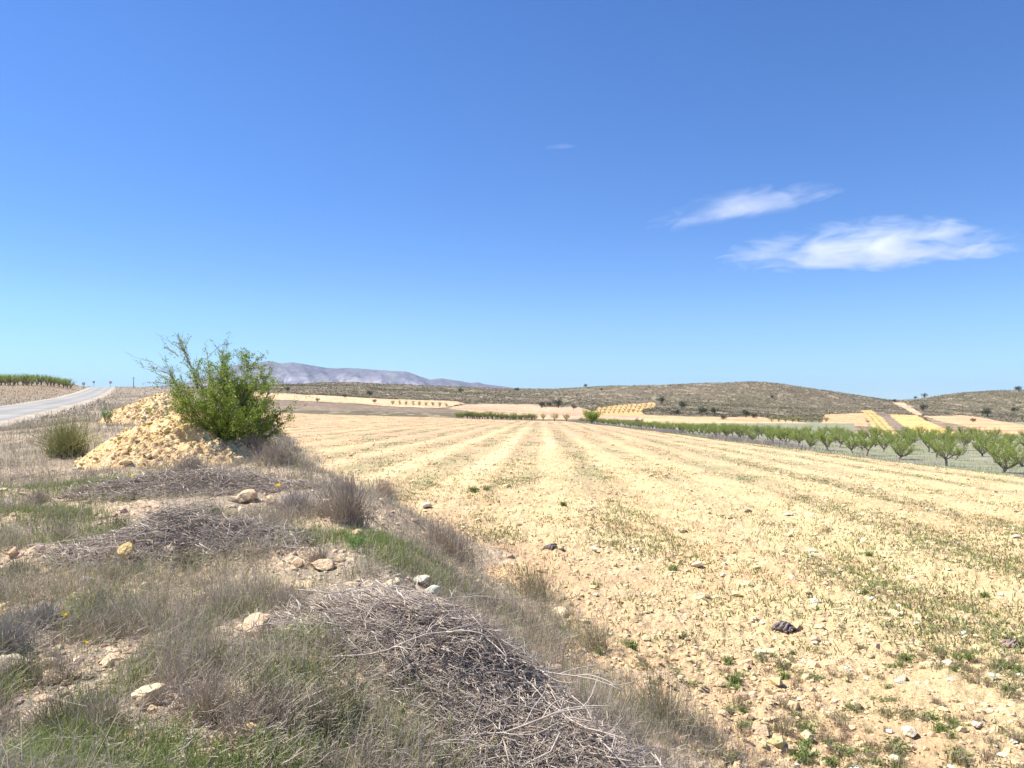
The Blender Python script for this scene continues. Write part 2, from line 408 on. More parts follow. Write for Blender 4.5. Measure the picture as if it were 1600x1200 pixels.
# ------------------------------------------------------------------ far mountains
mp_ = np.array([(-400, 622), (60, 616), (180, 608), (235, 605), (262, 603.5), (285, 600), (320, 588), (345, 578), (375, 570), (400, 567), (420, 566), (440, 569), (455, 567), (480, 571), (510, 576), (560, 577), (600, 580), (632, 581), (650, 587), (672, 594), (690, 592), (715, 596), (735, 600), (747, 598.5), (762, 602), (800, 607), (860, 614), (1000, 622)])
uu = np.linspace(-1.0, .2, 700); vv = np.linspace(0, 1, 60)
prof = np.interp(800 + F * uu, mp_[:, 0], mp_[:, 1])
UU, VV_ = np.meshgrid(uu, vv, indexing='ij')
Ym = 6400 + 2600 * VV_
shape = np.sin(np.clip(VV_ / .62, 0, 1) * np.pi / 2) ** 1.1 * (1 - .5 * sstep(.66, 1, VV_))
ridge = 1 - np.abs(fbm(UU * 40 + VV_ * 3.5, VV_ * 3, 200, 5, .6) - .5) * 2.4
front = np.where(VV_ < .6, 1, 0)
hgt = (HZ - prof)[:, None] / F * 8012 * shape
hgt = hgt * (1 - .2 * (1 - ridge) * front * np.sin(np.clip(VV_ / .62, 0, 1) * np.pi))
foot = 30 * fbm(UU * 60, VV_ * 10, 210, 3) * (1 - VV_)
XM = UU * Ym; ZM = EYE - 14 + (hgt + 14) * 1.0 + foot * sstep(0, .2, VV_)
cm = np.tile(np.array([[.135, .125, .14]]), (XM.size, 1))
cn = fbm(UU.ravel() * 90, VV_.ravel() * 12, 220, 5, .7)
cm = mixc(cm, (.34, .31, .32), sstep(.42, .50, cn) * sstep(.36, .24, VV_.ravel() + .1 * (fbm(UU.ravel()*30, VV_.ravel(), 221, 3)-.5)) * .7)
cm = mixc(cm, (.13, .14, .11), sstep(.5, .65, fbm(UU.ravel() * 70, VV_.ravel() * 5, 230, 3)) * .5)
nv = len(vv); k = (np.arange(len(uu) - 1)[:, None] * nv + np.arange(nv - 1)[None]).ravel()
link('mountains', mesh_from('mountains', np.stack([XM.ravel(), Ym.ravel(), ZM.ravel()], 1), [np.stack([k, k + nv, k + nv + 1, k + 1], 1)], M_mount, cm, True), kind='structure')

# ------------------------------------------------------------------ generators
def blades(P, h, wdt, lean, col, seed=0):
    """P (N,3); returns verts, quads, tris, colours"""
    g = np.random.default_rng(seed); N = len(P)
    a = g.uniform(0, 2 * np.pi, N); fa = g.uniform(0, 2 * np.pi, N)
    D = np.stack([np.cos(a), np.sin(a), 0 * a], 1); Sd = np.stack([np.cos(fa), np.sin(fa), 0 * a], 1) * (wdt / 2)[:, None]
    up = np.array([0, 0, 1.])
    l = lean[:, None] * h[:, None] * .85
    base = P - up * .02; mid = P + up * (h * .55)[:, None] + D * l * .35; tip = P + up * (h * (1 - .38 * lean ** 2))[:, None] + D * l
    V = np.stack([base - Sd, base + Sd, mid - Sd * .8, mid + Sd * .8, tip], 1).reshape(-1, 3)
    b = np.arange(N) * 5
    return V, np.stack([b, b + 1, b + 3, b + 2], 1), np.stack([b + 2, b + 3, b + 4], 1), np.repeat(col, 5, axis=0)

def leaves(P, size, col, seed=0, up_bias=.3):
    g = np.random.default_rng(seed); N = len(P)
    d = g.normal(size=(N, 3)); d[:, 2] += up_bias; d /= np.linalg.norm(d, axis=1)[:, None]
    e = np.cross(d, g.normal(size=(N, 3))); e /= np.linalg.norm(e, axis=1)[:, None]
    d = d * size[:, None]; e = e * (size * .42)[:, None]
    V = np.stack([P - d * .5, P + e * .5, P + d * .5, P - e * .5], 1).reshape(-1, 3)
    b = np.arange(N) * 4
    return V, np.stack([b, b + 1, b + 2, b + 3], 1), np.repeat(col, 4, axis=0)

def tubes(paths, radii, sides=5):
    """paths (N,K,3), radii (N,K)"""
    N, K, _ = paths.shape
    t = np.gradient(paths, axis=1); t /= np.linalg.norm(t, axis=2)[..., None] + 1e-9
    ref = np.where(np.abs(t[..., 2:3]) > .9, np.array([1., 0, 0]), np.array([0, 0, 1.]))
    a = np.cross(t, ref); a /= np.linalg.norm(a, axis=2)[..., None] + 1e-9; b = np.cross(t, a)
    an = np.arange(sides) * 2 * np.pi / sides
    V = paths[:, :, None] + radii[:, :, None, None] * (a[:, :, None] * np.cos(an)[None, None, :, None] + b[:, :, None] * np.sin(an)[None, None, :, None])
    i = (np.arange(N)[:, None, None] * K + np.arange(K - 1)[None, :, None]) * sides
    j = np.arange(sides)[None, None]; j2 = (j + 1) % sides
    Qd = np.stack([i + j, i + j2, i + sides + j2, i + sides + j], -1).reshape(-1, 4)
    e0 = np.arange(N)[:, None] * K * sides + np.arange(sides)[None]; e1 = e0 + (K - 1) * sides
    return V.reshape(-1, 3), Qd, np.concatenate([e0[:, ::-1], e1], 0)

ICO_V = []; ph = (1 + 5 ** .5) / 2
for a in (-1, 1):
    for b in (-ph, ph): ICO_V += [(a, b, 0), (0, a, b), (b, 0, a)]
ICO_V = np.array(ICO_V, float); ICO_V /= np.linalg.norm(ICO_V[0])
def _hull(P):
    F_ = []
    n = len(P)
    for i in range(n):
        for j in range(i + 1, n):
            for k in range(j + 1, n):
                nn = np.cross(P[j] - P[i], P[k] - P[i]); dd = P @ nn - P[i] @ nn
                if (dd <= 1e-6).all(): F_.append((i, j, k))
                elif (dd >= -1e-6).all(): F_.append((i, k, j))
    return np.array(F_)
ICO_F = _hull(ICO_V)
def subdiv(V, Fc):
    V = list(map(tuple, V)); mid = {}; out = []
    def m(a, b):
        k = (min(a, b), max(a, b))
        if k not in mid:
            p = (np.array(V[a]) + np.array(V[b])) / 2; p /= np.linalg.norm(p); mid[k] = len(V); V.append(tuple(p))
        return mid[k]
    for a, b, c in Fc:
        ab, bc, ca = m(a, b), m(b, c), m(c, a); out += [(a, ab, ca), (b, bc, ab), (c, ca, bc), (ab, bc, ca)]
    return np.array(V), np.array(out)
IC1_V, IC1_F = subdiv(ICO_V, ICO_F); IC2_V, IC2_F = subdiv(IC1_V, IC1_F); IC3_V, IC3_F = subdiv(IC2_V, IC2_F)

def lumps(P, size, col, seed=0, flat=.6):
    """many small angular clods in one mesh"""
    g = np.random.default_rng(seed); N = len(P)
    v = ICO_V[None] * g.uniform(.6, 1.25, (N, 12, 1)); sc = g.uniform(.7, 1.3, (N, 1, 3)); sc[:, :, 2] *= flat
    a = g.uniform(0, 6.28, N); c, s = np.cos(a)[:, None], np.sin(a)[:, None]
    v = v * sc; x = v[..., 0] * c - v[..., 1] * s; y = v[..., 0] * s + v[..., 1] * c
    v = np.stack([x, y, v[..., 2]], -1) * size[:, None, None] + P[:, None]
    Fc = (ICO_F[None] + (np.arange(N) * 12)[:, None, None]).reshape(-1, 3)
    return v.reshape(-1, 3), Fc, np.repeat(col, 12, axis=0)

def rock_mesh(name, seed, col, sx=1, sy=1, sz=.6, rough=.25):
    g = np.random.default_rng(seed); V = IC3_V.copy()
    for _ in range(9):                                   # chop flat facets
        n_ = g.normal(size=3); n_ /= np.linalg.norm(n_); dcut = g.uniform(.55, .85)
        k = V @ n_; V = np.where((k > dcut)[:, None], V - (k - dcut)[:, None] * n_, V)
    r = 1 + (fbm(V[:, 0] * 2.3 + 9 * seed, V[:, 1] * 2.3 + V[:, 2] * 1.7, seed, 4) - .5) * rough
    V = V * r[:, None] * np.array([sx, sy, sz])
    cn = fbm(V[:, 0] * 3 + 5, V[:, 1] * 3 + V[:, 2] * 2, seed + 3, 3)
    c = np.array(col)[None] * (1 + (cn[:, None] - .5) * .35)
    return mesh_from(name, V, [IC3_F], M_rock, np.clip(c, 0, .85), False)

def vary(base, n, amt=.15, g=RNG):
    return np.clip(np.array(base)[None] * (1 + g.normal(0, amt, (n, 1))) * (1 + g.normal(0, amt * .4, (n, 3))), .01, .8)

# ------------------------------------------------------------------ clods and grit of the field (uncountable)
def sample_view(n, y0, y1, umin=-.72, umax=.72, power=1.0, g=RNG):
    """points spread evenly over the ground in log distance"""
    Y = np.exp(g.uniform(math.log(y0), math.log(y1), n)) if power == 1 else (g.uniform(y0 ** .2, y1 ** .2, n)) ** 5
    return g.uniform(umin, umax, n) * Y, Y

X, Y = sample_view(60000, 3.8, 60)
keep = (verge_w(X, Y) > .5) & (X < Eo(Y)); keep &= RNG.uniform(size=len(X)) < .25 + 1.1 * sstep(.4, .6, fbm(X * 1.1, Y * 1.1, 301, 3))
X, Y = X[keep], Y[keep]
sz = np.clip(RNG.lognormal(math.log(.0105), .6, len(X)), .004, .06) * (1 + .03 * Y)
P = np.stack([X, Y, H(X, Y) + sz * .15], 1)
V, Fc, C = lumps(P, sz, vary((.66, .51, .30), len(X), .12), 1)
link('soil_clods', mesh_from('soil_clods', V, [Fc], M_rock, C), kind='stuff', label='pale yellow crumbly soil clods strewn over the ploughed field', category='soil clods')

# ------------------------------------------------------------------ grass of the verge
def blob_mask(X, Y, blobs):
    m_ = np.zeros(len(X))
    for (px, py, rad, *st) in blobs:
        cx, cy_, _ = BL[(px, py)]; m_ = np.maximum(m_, np.exp(-(((X - cx) ** 2 + ((Y - cy_) * .75) ** 2) / (rad * 1.1) ** 2)) * (st[0] if st else 1))
    return m_
GREEN = [(60, 1180, .42), (300, 1190, .40), (200, 1190, .3), (560, 850, .55), (600, 865, .4, .8), (140, 960, .42, .6), (230, 880, .45, .5), (330, 990, .35, .35), (450, 1060, .28, .45), (640, 1140, .25, .45), (20, 1090, .25), (60, 1080, .2),
         (60, 880, .5, .5), (180, 840, .8, .5), (320, 860, .6, .35), (930, 990, .35, .7), (1030, 1100, .3, .6), (160, 760, 1.5, .7), (640, 880, .4, .6), (470, 900, .4, .5), (100, 800, 1., .6), (880, 940, .35, .6), (400, 1140, .2, .8), (500, 1000, .3, .6)]
BARE = [(405, 985, .22), (240, 1095, .2), (40, 1040, .28), (40, 1130, .26), (110, 1075, .22), (210, 1010, .2), (395, 785, .55), (240, 800, .5), (495, 888, .4), (590, 925, .4), (300, 1120, .18), (370, 1140, .15), (560, 820, .4), (520, 870, .3), (150, 1040, .2), (60, 870, .35), (640, 920, .3), (30, 1000, .2)]
BL = {(b[0], b[1]): pick(b[0], b[1]) for b in GREEN + BARE}

def heap_w(X, Y):
    m_ = np.zeros(len(X))
    for (hx, hy, rx, ry, hh_, rot) in HEAPS:
        c_, s2 = math.cos(rot), math.sin(rot)
        a_ = ((X - hx) * c_ + (Y - hy) * s2) / rx; b_ = (-(X - hx) * s2 + (Y - hy) * c_) / ry
        m_ = np.maximum(m_, sstep(1.15, .8, np.sqrt(a_ ** 2 + b_ ** 2)))
    return m_
MOUNDS = [(-6.95, 16.3, 2.0, 2.1, .86), (-10.9, 24.0, 1.6, 2.1, .82)]
def mound_w(X, Y):
    m_ = np.zeros(len(X))
    for (mx, my, ax, ay, hh_) in MOUNDS: m_ = np.maximum(m_, sstep(1.0, .8, np.sqrt(((X - mx) / ax) ** 2 + ((Y - my) / ay) ** 2)))
    return m_

def grass_layer(n, y0, y1, seed):
    g = np.random.default_rng(seed)
    X, Y = sample_view(n, y0, y1, -.76, .76, g=g)
    s = road_s(X, Y); wv = verge_w(X, Y)
    ok = (np.abs(s) > 2.9) & (wv < .75) & (g.uniform(size=n) > wv)
    X, Y, s = X[ok], Y[ok], s[ok]
    green = blob_mask(X, Y, GREEN); bare = blob_mask(X, Y, BARE)
    tuft = fbm(X * 2.2, Y * 2.2, 401, 3); big = fbm(X * .45, Y * .45, 402, 3)
    gp = np.maximum(green * .95, .7 * sstep(.68, .78, big) * .8 * sstep(60, 30, Y))
    dens = .62 + .75 * sstep(.38, .62, tuft); dens = np.maximum(dens, np.clip(green * 1.3, 0, 1)); dens *= (1 - .97 * np.clip(bare * 1.6, 0, 1)); dens *= (1 - .97 * mound_w(X, Y)); dens *= 1 - .97 * heap_w(X, Y)
    dens *= np.where(sstep(.52, .62, fbm(X * .9, Y * .9, 61, 2)) > .5, .45, 1)
    ok = g.uniform(size=len(X)) < dens
    return X[ok], Y[ok], gp[ok], tuft[ok], big[ok], g

def build_grass(n, y0, y1, seed, name, label, wk=1.0):
    X, Y, gp, tuft, big, g = grass_layer(n, y0, y1, seed)
    N = len(X); isg = g.uniform(size=N) < np.clip(gp * 1.15, 0, .95)
    X = X + g.normal(0, .01, N); Z = H(X, Y)
    h = np.where(isg, g.uniform(.05, .14, N), g.lognormal(math.log(.12), .45, N) * (.6 + .9 * sstep(.4, .75, tuft)))
    h = np.clip(h, .04, .5) * (1 + .006 * np.clip(Y, 0, 60))
    wd = np.where(isg, .0032, .0022) * wk * np.maximum(1, Y / 5.5)
    lean = np.where(isg, g.uniform(.1, .9, N), g.uniform(.1, 1.5, N))
    dry = np.array([(.54, .45, .35), (.45, .38, .31), (.35, .29, .24), (.62, .54, .44), (.47, .37, .27), (.44, .39, .35)])[g.integers(0, 6, N)]
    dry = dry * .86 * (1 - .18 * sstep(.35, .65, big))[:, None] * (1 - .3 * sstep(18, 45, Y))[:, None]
    mixg = g.uniform(size=N)[:, None] < .15
    dry = np.where(mixg, np.array([.24, .28, .11]), dry)
    gr = np.array([(.20, .27, .06), (.25, .31, .09), (.31, .34, .13), (.17, .23, .08)])[g.integers(0, 4, N)]
    col = np.where(isg[:, None], gr, dry) * (1 + g.normal(0, .12, (N, 1)))
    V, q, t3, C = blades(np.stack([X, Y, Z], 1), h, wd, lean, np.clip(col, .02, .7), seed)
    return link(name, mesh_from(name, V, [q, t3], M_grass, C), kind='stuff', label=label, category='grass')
build_grass(430000, 2.2, 9, 11, 'dry_grass', 'grey dry grass mixed with green blades on the near verge')
build_grass(230000, 8.5, 40, 12, 'dry_grass', 'straw coloured dry grass on the verge around the bush and soil heap')
build_grass(120000, 40, 240, 13, 'dry_grass', 'brown dry grass beside the road up to the crest', 1.3)

X, Y = sample_view(40000, 2.3, 16, -.76, .5)
bw = np.maximum(np.clip(blob_mask(X, Y, BARE) * 1.5, 0, 1), .5 * sstep(.52, .62, fbm(X * .9, Y * .9, 61, 2))) * .5 + .06
ok = (verge_w(X, Y) < .6) & (RNG.uniform(size=len(X)) < bw); X, Y = X[ok], Y[ok]
sz = np.clip(RNG.lognormal(math.log(.010), .7, len(X)), .003, .06) * (1 + .03 * Y)
V, Fc, C = lumps(np.stack([X, Y, H(X, Y) + sz * .15], 1), sz, vary((.60, .47, .32), len(X), .14), 2)
link('verge_clods', mesh_from('verge_clods', V, [Fc], M_rock, C), kind='stuff', label='crumbly tan clods on the bare patches of the verge', category='soil clods')

# ------------------------------------------------------------------ fine dead stalks lying everywhere on the near verge
g = np.random.default_rng(66); X, Y = sample_view(60000, 2.3, 14, -.76, .5, g=g)
ok = (verge_w(X, Y) < .6) & (mound_w(X, Y) < .1) & (g.uniform(size=len(X)) < .25 + .6 * sstep(.45, .62, fbm(X * 1.4, Y * 1.4, 410, 3)))
X, Y = X[ok], Y[ok]; N = len(X); K = 4; L0 = g.uniform(.03, .11, N) * (1 + .04 * Y); th = g.uniform(0, 6.28, N)[:, None] + g.normal(0, .6, (N, K)).cumsum(1); t = np.linspace(0, 1, K)[None]
el = np.abs(g.normal(0, .3, N))[:, None]
px_ = X[:, None] + np.cos(th).cumsum(1) * (L0 / K)[:, None]; py_ = Y[:, None] + np.sin(th).cumsum(1) * (L0 / K)[:, None]
pz_ = H(X, Y)[:, None] + .012 + g.uniform(0, .05, (N, 1)) + el * t * L0[:, None]
V, q, cap = tubes(np.stack([px_, py_, pz_], -1), (g.uniform(.0008, .0018, N) * np.maximum(1, Y / 6))[:, None] * np.linspace(1, .6, K)[None], 3)
c = np.array([(.56, .48, .38), (.46, .39, .32), (.36, .30, .25), (.62, .55, .46)])[g.integers(0, 4, N)] * (1 + g.normal(0, .1, (N, 1)))
link('dead_stalks', mesh_from('dead_stalks', V, [q, cap], M_grass, np.repeat(np.clip(c, .02, .75), K * 3, 0)), kind='stuff', label='thin dead stalks and twigs littering the near verge', category='dead stalks')

# ------------------------------------------------------------------ brush heaps
def stick_set(hp, n, seed, near, length=(.10, .46), rad=(.0012, .0054), sides=5, K=6):
    hx, hy, rx, ry, hh_, rot = hp; g = np.random.default_rng(seed)
    r = np.abs(g.uniform(0, 1, n)) ** .55 * 1.2; a = g.uniform(0, 6.28, n)
    ex = r * np.cos(a) * rx; ey = r * np.sin(a) * ry
    c_, s2 = math.cos(rot), math.sin(rot)
    X = hx + ex * c_ - ey * s2; Y = hy + ex * s2 + ey * c_
    L_ = g.uniform(*length, n) * (1 + .0 * r)
    flow = rot + math.pi * .0 + .9 * (fbm(X * 1.6, Y * 1.6, seed, 2) - .5) * 6 + g.normal(0, 1.0, n)
    el = g.normal(0, .22, n)
    curv = g.normal(0, 2.4, n); t = np.linspace(-.5, .5, K)
    th = flow[:, None] + curv[:, None] * t[None] * L_[:, None] * 1.6 + g.normal(0, .3, (n, K))
    dxy = np.stack([np.cos(th), np.sin(th)], -1) * (L_ / (K - 1))[:, None, None]
    p = np.cumsum(dxy, 1); p = p - p[:, K // 2:K // 2 + 1] + np.stack([X, Y], -1)[:, None]
    lay = g.uniform(0, 1, n) ** .8 * np.clip(1.15 - r, 0.12, 1) * (.12 + .009 * hy) * (.55 + .9 * fbm(X * 2.6, Y * 2.6, seed + 9, 2))
    gz = H(p[..., 0].ravel(), p[..., 1].ravel(), False).reshape(n, K)
    zc = gz.mean(1)[:, None]
    z = (gz * .6 + zc * .4) + .05 + lay[:, None] + el[:, None] * (t * L_[:, None]) + g.normal(0, .004, (n, K)) + .25 * np.maximum(0, 0)
    z = np.maximum(z, gz + .035)
    path = np.concatenate([p, z[..., None]], -1)
    R = (rad[0] + (rad[1] - rad[0]) * g.uniform(0, 1, n) ** 2.2)[:, None] * np.linspace(1.15, .6, K)[None] * near
    # forks: a thinner side twig leaving every second stick
    m_ = g.permutation(n)[:n // 2]; kk_ = g.integers(2, 4, len(m_)); st_ = path[m_, kk_]; d_ = path[m_, kk_ + 1] - path[m_, kk_]; d_ /= np.linalg.norm(d_, axis=1)[:, None] + 1e-9
    an_ = g.choice([-1, 1], len(m_)) * g.uniform(.4, 1.0, len(m_)); tl = (L_[m_] * g.uniform(.25, .5, len(m_)))[:, None, None]
    d2_ = np.stack([d_[:, 0] * np.cos(an_) - d_[:, 1] * np.sin(an_), d_[:, 0] * np.sin(an_) + d_[:, 1] * np.cos(an_), d_[:, 2] + g.uniform(-.1, .35, len(m_))], 1)
    tt_ = np.linspace(0, 1, K)[None, :, None]; tw = st_[:, None] + d2_[:, None] * tl * tt_ + g.normal(0, .006, (len(m_), K, 3)) * tt_
    R2 = R[m_, kk_][:, None] * np.linspace(.65, .35, K)[None]
    path = np.concatenate([path, tw]); R = np.concatenate([R, R2]); n_all = n + len(m_)
    V, q, cap = tubes(path, R, sides)
    base = np.array([(.49, .42, .35), (.42, .355, .295), (.24, .19, .16), (.49, .43, .36), (.44, .35, .255), (.17, .135, .115)])[g.choice(6, n_all, p=[.24, .22, .18, .16, .12, .08])] * (1 + g.normal(0, .1, (n_all, 1)))
    return V, [q, cap], np.repeat(np.clip(base, .03, .7), K * sides, 0)
heap_info = [(4200, .8, 'low fan shaped heap of grey prunings with the yellow rock in its left end'),
             (3400, 1.0, 'farther heap of grey prunings just in front of the yellow soil heap'),
             (11500, .66, 'wide tangled heap of grey prunings topped by a pale stone'),
             (12500, .72, 'nearest heap of thick grey prunings at the bottom edge of the verge')]
for q, (n, near, lab) in enumerate(heap_info):
    V, fs, C = stick_set(HEAPS[q], n, 500 + q, near)
    link('brush_heap', mesh_from('brush_heap', V, fs, M_stick, C, True), label=lab, category='brush heap', group='heaps of vine prunings on the verge')

# single long branches lying on and around the heaps
def branch_mesh(seed, L0=.8, r0=.006, twigs=4):
    g = np.random.default_rng(seed); K = 9; paths = []; rads = []
    def wander(p, d, L, r, taper=.45):
        pts = [p]; 
        for _ in range(K - 1):
            d = d + g.normal(0, .13, 3); d[2] *= .7; d /= np.linalg.norm(d); pts.append(pts[-1] + d * L / (K - 1))
        paths.append(np.array(pts)); rads.append(np.linspace(r, r * taper, K)); return np.array(pts), d
    pts, _ = wander(np.array([-L0 / 2, 0, 0.]), np.array([1., 0, .05]), L0, r0)
    for _ in range(twigs):
        k = g.integers(2, K - 1); a = g.choice([-1, 1]) * g.uniform(.5, 1.0)
        d = pts[k] - pts[k - 1]; d /= np.linalg.norm(d); d2 = np.array([d[0] * math.cos(a) - d[1] * math.sin(a), d[0] * math.sin(a) + d[1] * math.cos(a), d[2] + g.uniform(0, .5)])
        wander(pts[k], d2, L0 * g.uniform(.2, .45), r0 * .6)
    V, q, cap = tubes(np.array(paths), np.array(rads), 6)
    c = np.array([.46, .40, .335]) * (1 + g.normal(0, .08))
    return mesh_from('dry_branch', V, [q, cap], M_stick, np.tile(c, (len(V), 1)), True)
bm = [branch_mesh(600 + i, .72, .0045, 4 + i % 3) for i in range(5)]
spots = [(120, 865, 25, 'long pale branch sticking out of the left end of the fan shaped heap'), (150, 885, -35, 'bent branch lying low across the left end of the fan shaped heap'),
         (225, 860, 80, 'upright forked branch leaning over the yellow rock'), (880, 1000, 40, None), (960, 935, 45, None), (760, 1020, -40, None), (870, 1090, -35, None), (640, 1050, 10, None),
         (720, 1130, 25, None), (940, 1110, -50, None), (1010, 1170, -30, None), (820, 1180, 5, None), (560, 960, 12, None), (450, 860, -30, None), (420, 930, -10, None), (300, 830, -60, None),
         (1000, 1060, -40, None), (690, 980, 30, None), (370, 760, -15, None), (250, 770, 20, None), (150, 840, 30, None), (650, 1185, 10, None), (380, 1010, 50, None), (900, 1165, -60, None)]
blab = ['pale branch on the upper right slope of the wide brush heap', 'pale branch at the right shoulder of the wide brush heap', 'pale branch across the top of the wide brush heap', 'branch between the wide heap and the nearest heap', 'branch at the lower left foot of the wide brush heap',
 'branch at the left edge of the nearest heap beside green grass', 'branch sticking out on the right side of the nearest heap', 'branch at the lower right end of the nearest heap', 'branch lying flat along the bottom edge on the nearest heap', 'branch off the left tip of the wide brush heap',
 'branch at the right end of the fan shaped heap', 'branch in the grass below the right end of the fan shaped heap', 'steep branch at the top of the fan shaped heap', 'branch at the outer right rim of the wide brush heap', 'branch near the pale greenish stone on the wide heap', 'branch at the right of the farther heap below the soil',
 'branch in the left part of the farther heap', 'branch behind the left end of the fan shaped heap', 'branch in the grass left of the nearest heap at the bottom', 'branch next to the large crumbly tan clod', 'branch crossing the middle of the nearest heap']
spots = [(a, b, c, d) if d else (a, b, c, blab.pop(0)) for a, b, c, d in spots]
for i, (px, py, ang, lab) in enumerate(spots):
    x, y, z = pick(px, py)
    lift = .14 if float(heap_w(np.array([x]), np.array([y]))[0]) > .3 else .05
    o = link('dry_branch', bm[i % 5], None, (x, y, z + lift), label=lab or 'long pale dry branch lying loose among the grey prunings', category='branch', group='loose branches on the verge')
    o.rotation_euler = (random.uniform(-.15, .15), random.uniform(-.12, .12), math.radians(ang)); s = random.uniform(.75, 1.15); o.scale = (s, s, s)

# ------------------------------------------------------------------ yellow soil heaps
def mound(idx, mx, my, ax, ay, hh_, lab, seed):
    n = 170; tx = np.linspace(-1.25, 1.25, n); A, B = np.meshgrid(tx, tx, indexing='ij')
    X = mx + A * ax; Y = my + B * ay
    ang = np.arctan2(B, A); rw = 1 + .22 * (fbm(np.cos(ang) * 1.5 + 7 * seed, np.sin(ang) * 1.5, seed, 3) - .5) * 2
    r = np.sqrt(A ** 2 + B ** 2) / rw
    prof = np.clip(1 - r, 0, 1) ** .85
    g0 = H(X.ravel(), Y.ravel(), False).reshape(X.shape)
    lump = .09 * (1 - cells(X * 2.2, Y * 2.2, seed)) ** 2 + .08 * (1 - cells(X * 5.5, Y * 5.5, seed + 1)) ** 2 + .05 * (1 - cells(X * 12, Y * 12, seed + 2)) + .16 * (fbm(X * 1.2, Y * 1.2, seed + 3, 4) - .5)
    Z = g0 + hh_ * prof + lump * sstep(1.08, .8, r) - .15 * sstep(.95, 1.15, r)
    if idx == 0:                                       # the burrow-like hole
        hx, hy = mx + .55, my - .95
        Z -= .30 * np.exp(-(((X - hx) / .16) ** 2 + ((Y - hy) / .2) ** 2))
    c = np.tile(np.array([[.74, .55, .275]]), (X.size, 1)); xr, yr = X.ravel(), Y.ravel()
    c = mixc(c, (.64, .45, .22), sstep(.5, .7, fbm(xr * 1.3, yr * 1.3, seed + 5, 3)) * .8)
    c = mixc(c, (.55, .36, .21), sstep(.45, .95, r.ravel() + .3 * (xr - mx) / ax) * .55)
    c = mixc(c, (.78, .64, .40), sstep(.55, .75, fbm(xr * 5, yr * 5, seed + 6, 3)) * .7)
    k = (np.arange(n - 1)[:, None] * n + np.arange(n - 1)[None]).ravel(); q = np.stack([k, k + n, k + n + 1, k + 1], 1)
    rq = r.ravel()[q].mean(1); q = q[rq < 1.14]
    V = np.stack([X.ravel(), Y.ravel(), Z.ravel()], 1)
    used = np.zeros(len(V), bool); used[q.ravel()] = True; mp2 = np.cumsum(used) - 1
    g = np.random.default_rng(seed); cand = np.nonzero(r.ravel() < 1.05)[0]; pk = g.choice(cand, 3200)
    szz = g.lognormal(math.log(.013), .7, len(pk)); szz = np.clip(szz, .005, .085)
    P = V[pk] + np.stack([g.normal(0, .02, len(pk)), g.normal(0, .02, len(pk)), szz * .25], 1)
    V2, F2, C2 = lumps(P, szz, vary((.74, .555, .295), len(pk), .13, g), seed, .75)
    V1 = V[used]
    return link('soil_heap', mesh_from('soil_heap', np.concatenate([V1, V2]), [mp2[q], F2 + len(V1)], M_rock, np.clip(np.concatenate([c[used], C2]), 0, .85), False),
                label=lab, category='soil heap', group='dumped heaps of yellow soil')
mound(0, *MOUNDS[0], 'front heap of dumped yellow soil and stones with a dark hole beside the bush', 21)
mound(1, *MOUNDS[1], 'rear peaked heap of yellow soil behind the bush and front heap', 22)

# ------------------------------------------------------------------ rocks
def rock(px, py, wpx, col, lab, grp=None, seed=1, sz=.6, name='rock', sink=.35, lift=0):
    x, y, z = pick(px, py); r = wpx / F * y / 2
    o = link(name, rock_mesh(name, seed, col, 1, .8, sz), None, (x, y, z + r * sz * (1 - sink) + lift), label=lab, category=name.split('_')[-1])
    o.scale = (r, r, r); o.rotation_euler = (random.uniform(-.2, .2), random.uniform(-.2, .2), random.uniform(0, 6.28))
    if grp: o['group'] = grp
    return o
yel = (.62, .46, .20); ora = (.58, .42, .25); whi = (.68, .62, .50); tan = (.60, .46, .32)
rock(200, 886, 30, yel, 'bright yellow angular rock lodged in the fan shaped brush heap', None, 31, .85, lift=.10)
rock(371, 727, 27, (.74, .60, .36), 'pale rounded boulder at the foot of the soil heap under the bush', None, 32, .7)
rock(386, 733, 11, whi, 'small white stone touching the pale rounded boulder by the bush', None, 33)
rock(558, 842, 30, ora, 'rounded orange clod beside the lush green grass', None, 34, .7)
rock(655, 908, 36, whi, 'flat white stone on bare soil behind the wide brush heap', None, 35, .35)
rock(678, 954, 24, (.66, .68, .52), 'pale greenish stone resting on top of the wide brush heap', None, 36, .6, lift=.13)
rock(875, 962, 34, (.72, .58, .38), 'pale flat rock at the field edge right of the wide brush heap', None, 37, .5)
rock(70, 1128, 62, (.64, .50, .35), 'big tan boulder half sunk in grass near the bottom left corner', None, 38, .7, sink=.5)
rock(75, 1100, 40, (.62, .46, .30), 'tan rock directly behind the big tan boulder at bottom left', None, 39, .6)
rock(77, 1150, 22, whi, 'small whitish stone in front of the big tan boulder at bottom left', None, 40, .6)
rock(240, 1092, 62, (.70, .56, .36), 'creamy layered rock among dry grass right of the tan boulders', None, 41, .55, sink=.5)
rock(30, 1040, 60, (.62, .52, .38), 'broad cream clod on bare soil at the left edge', None, 42, .5, sink=.5)
rock(82, 1038, 28, (.64, .50, .34), 'small tan clod right of the broad cream clod', None, 43, .6)
rock(92, 1062, 44, (.66, .53, .36), 'lumpy cream clod in front of the small tan clod', None, 44, .6, sink=.5)
rock(405, 990, 66, (.66, .48, .31), 'large crumbly tan clod in grass below the fan shaped heap', None, 45, .65, sink=.5)
rock(395, 1145, 32, (.70, .50, .28), 'orange tan clod between dry tufts near the bottom edge', None, 46, .7)
rock(345, 1155, 40, (.62, .46, .33), 'crumbly pinkish clod near the bottom edge of the verge', None, 47, .5, sink=.55)
rock(25, 868, 26, (.64, .45, .28), 'orange brown clod at the left edge level with the yellow rock', None, 48, .7)
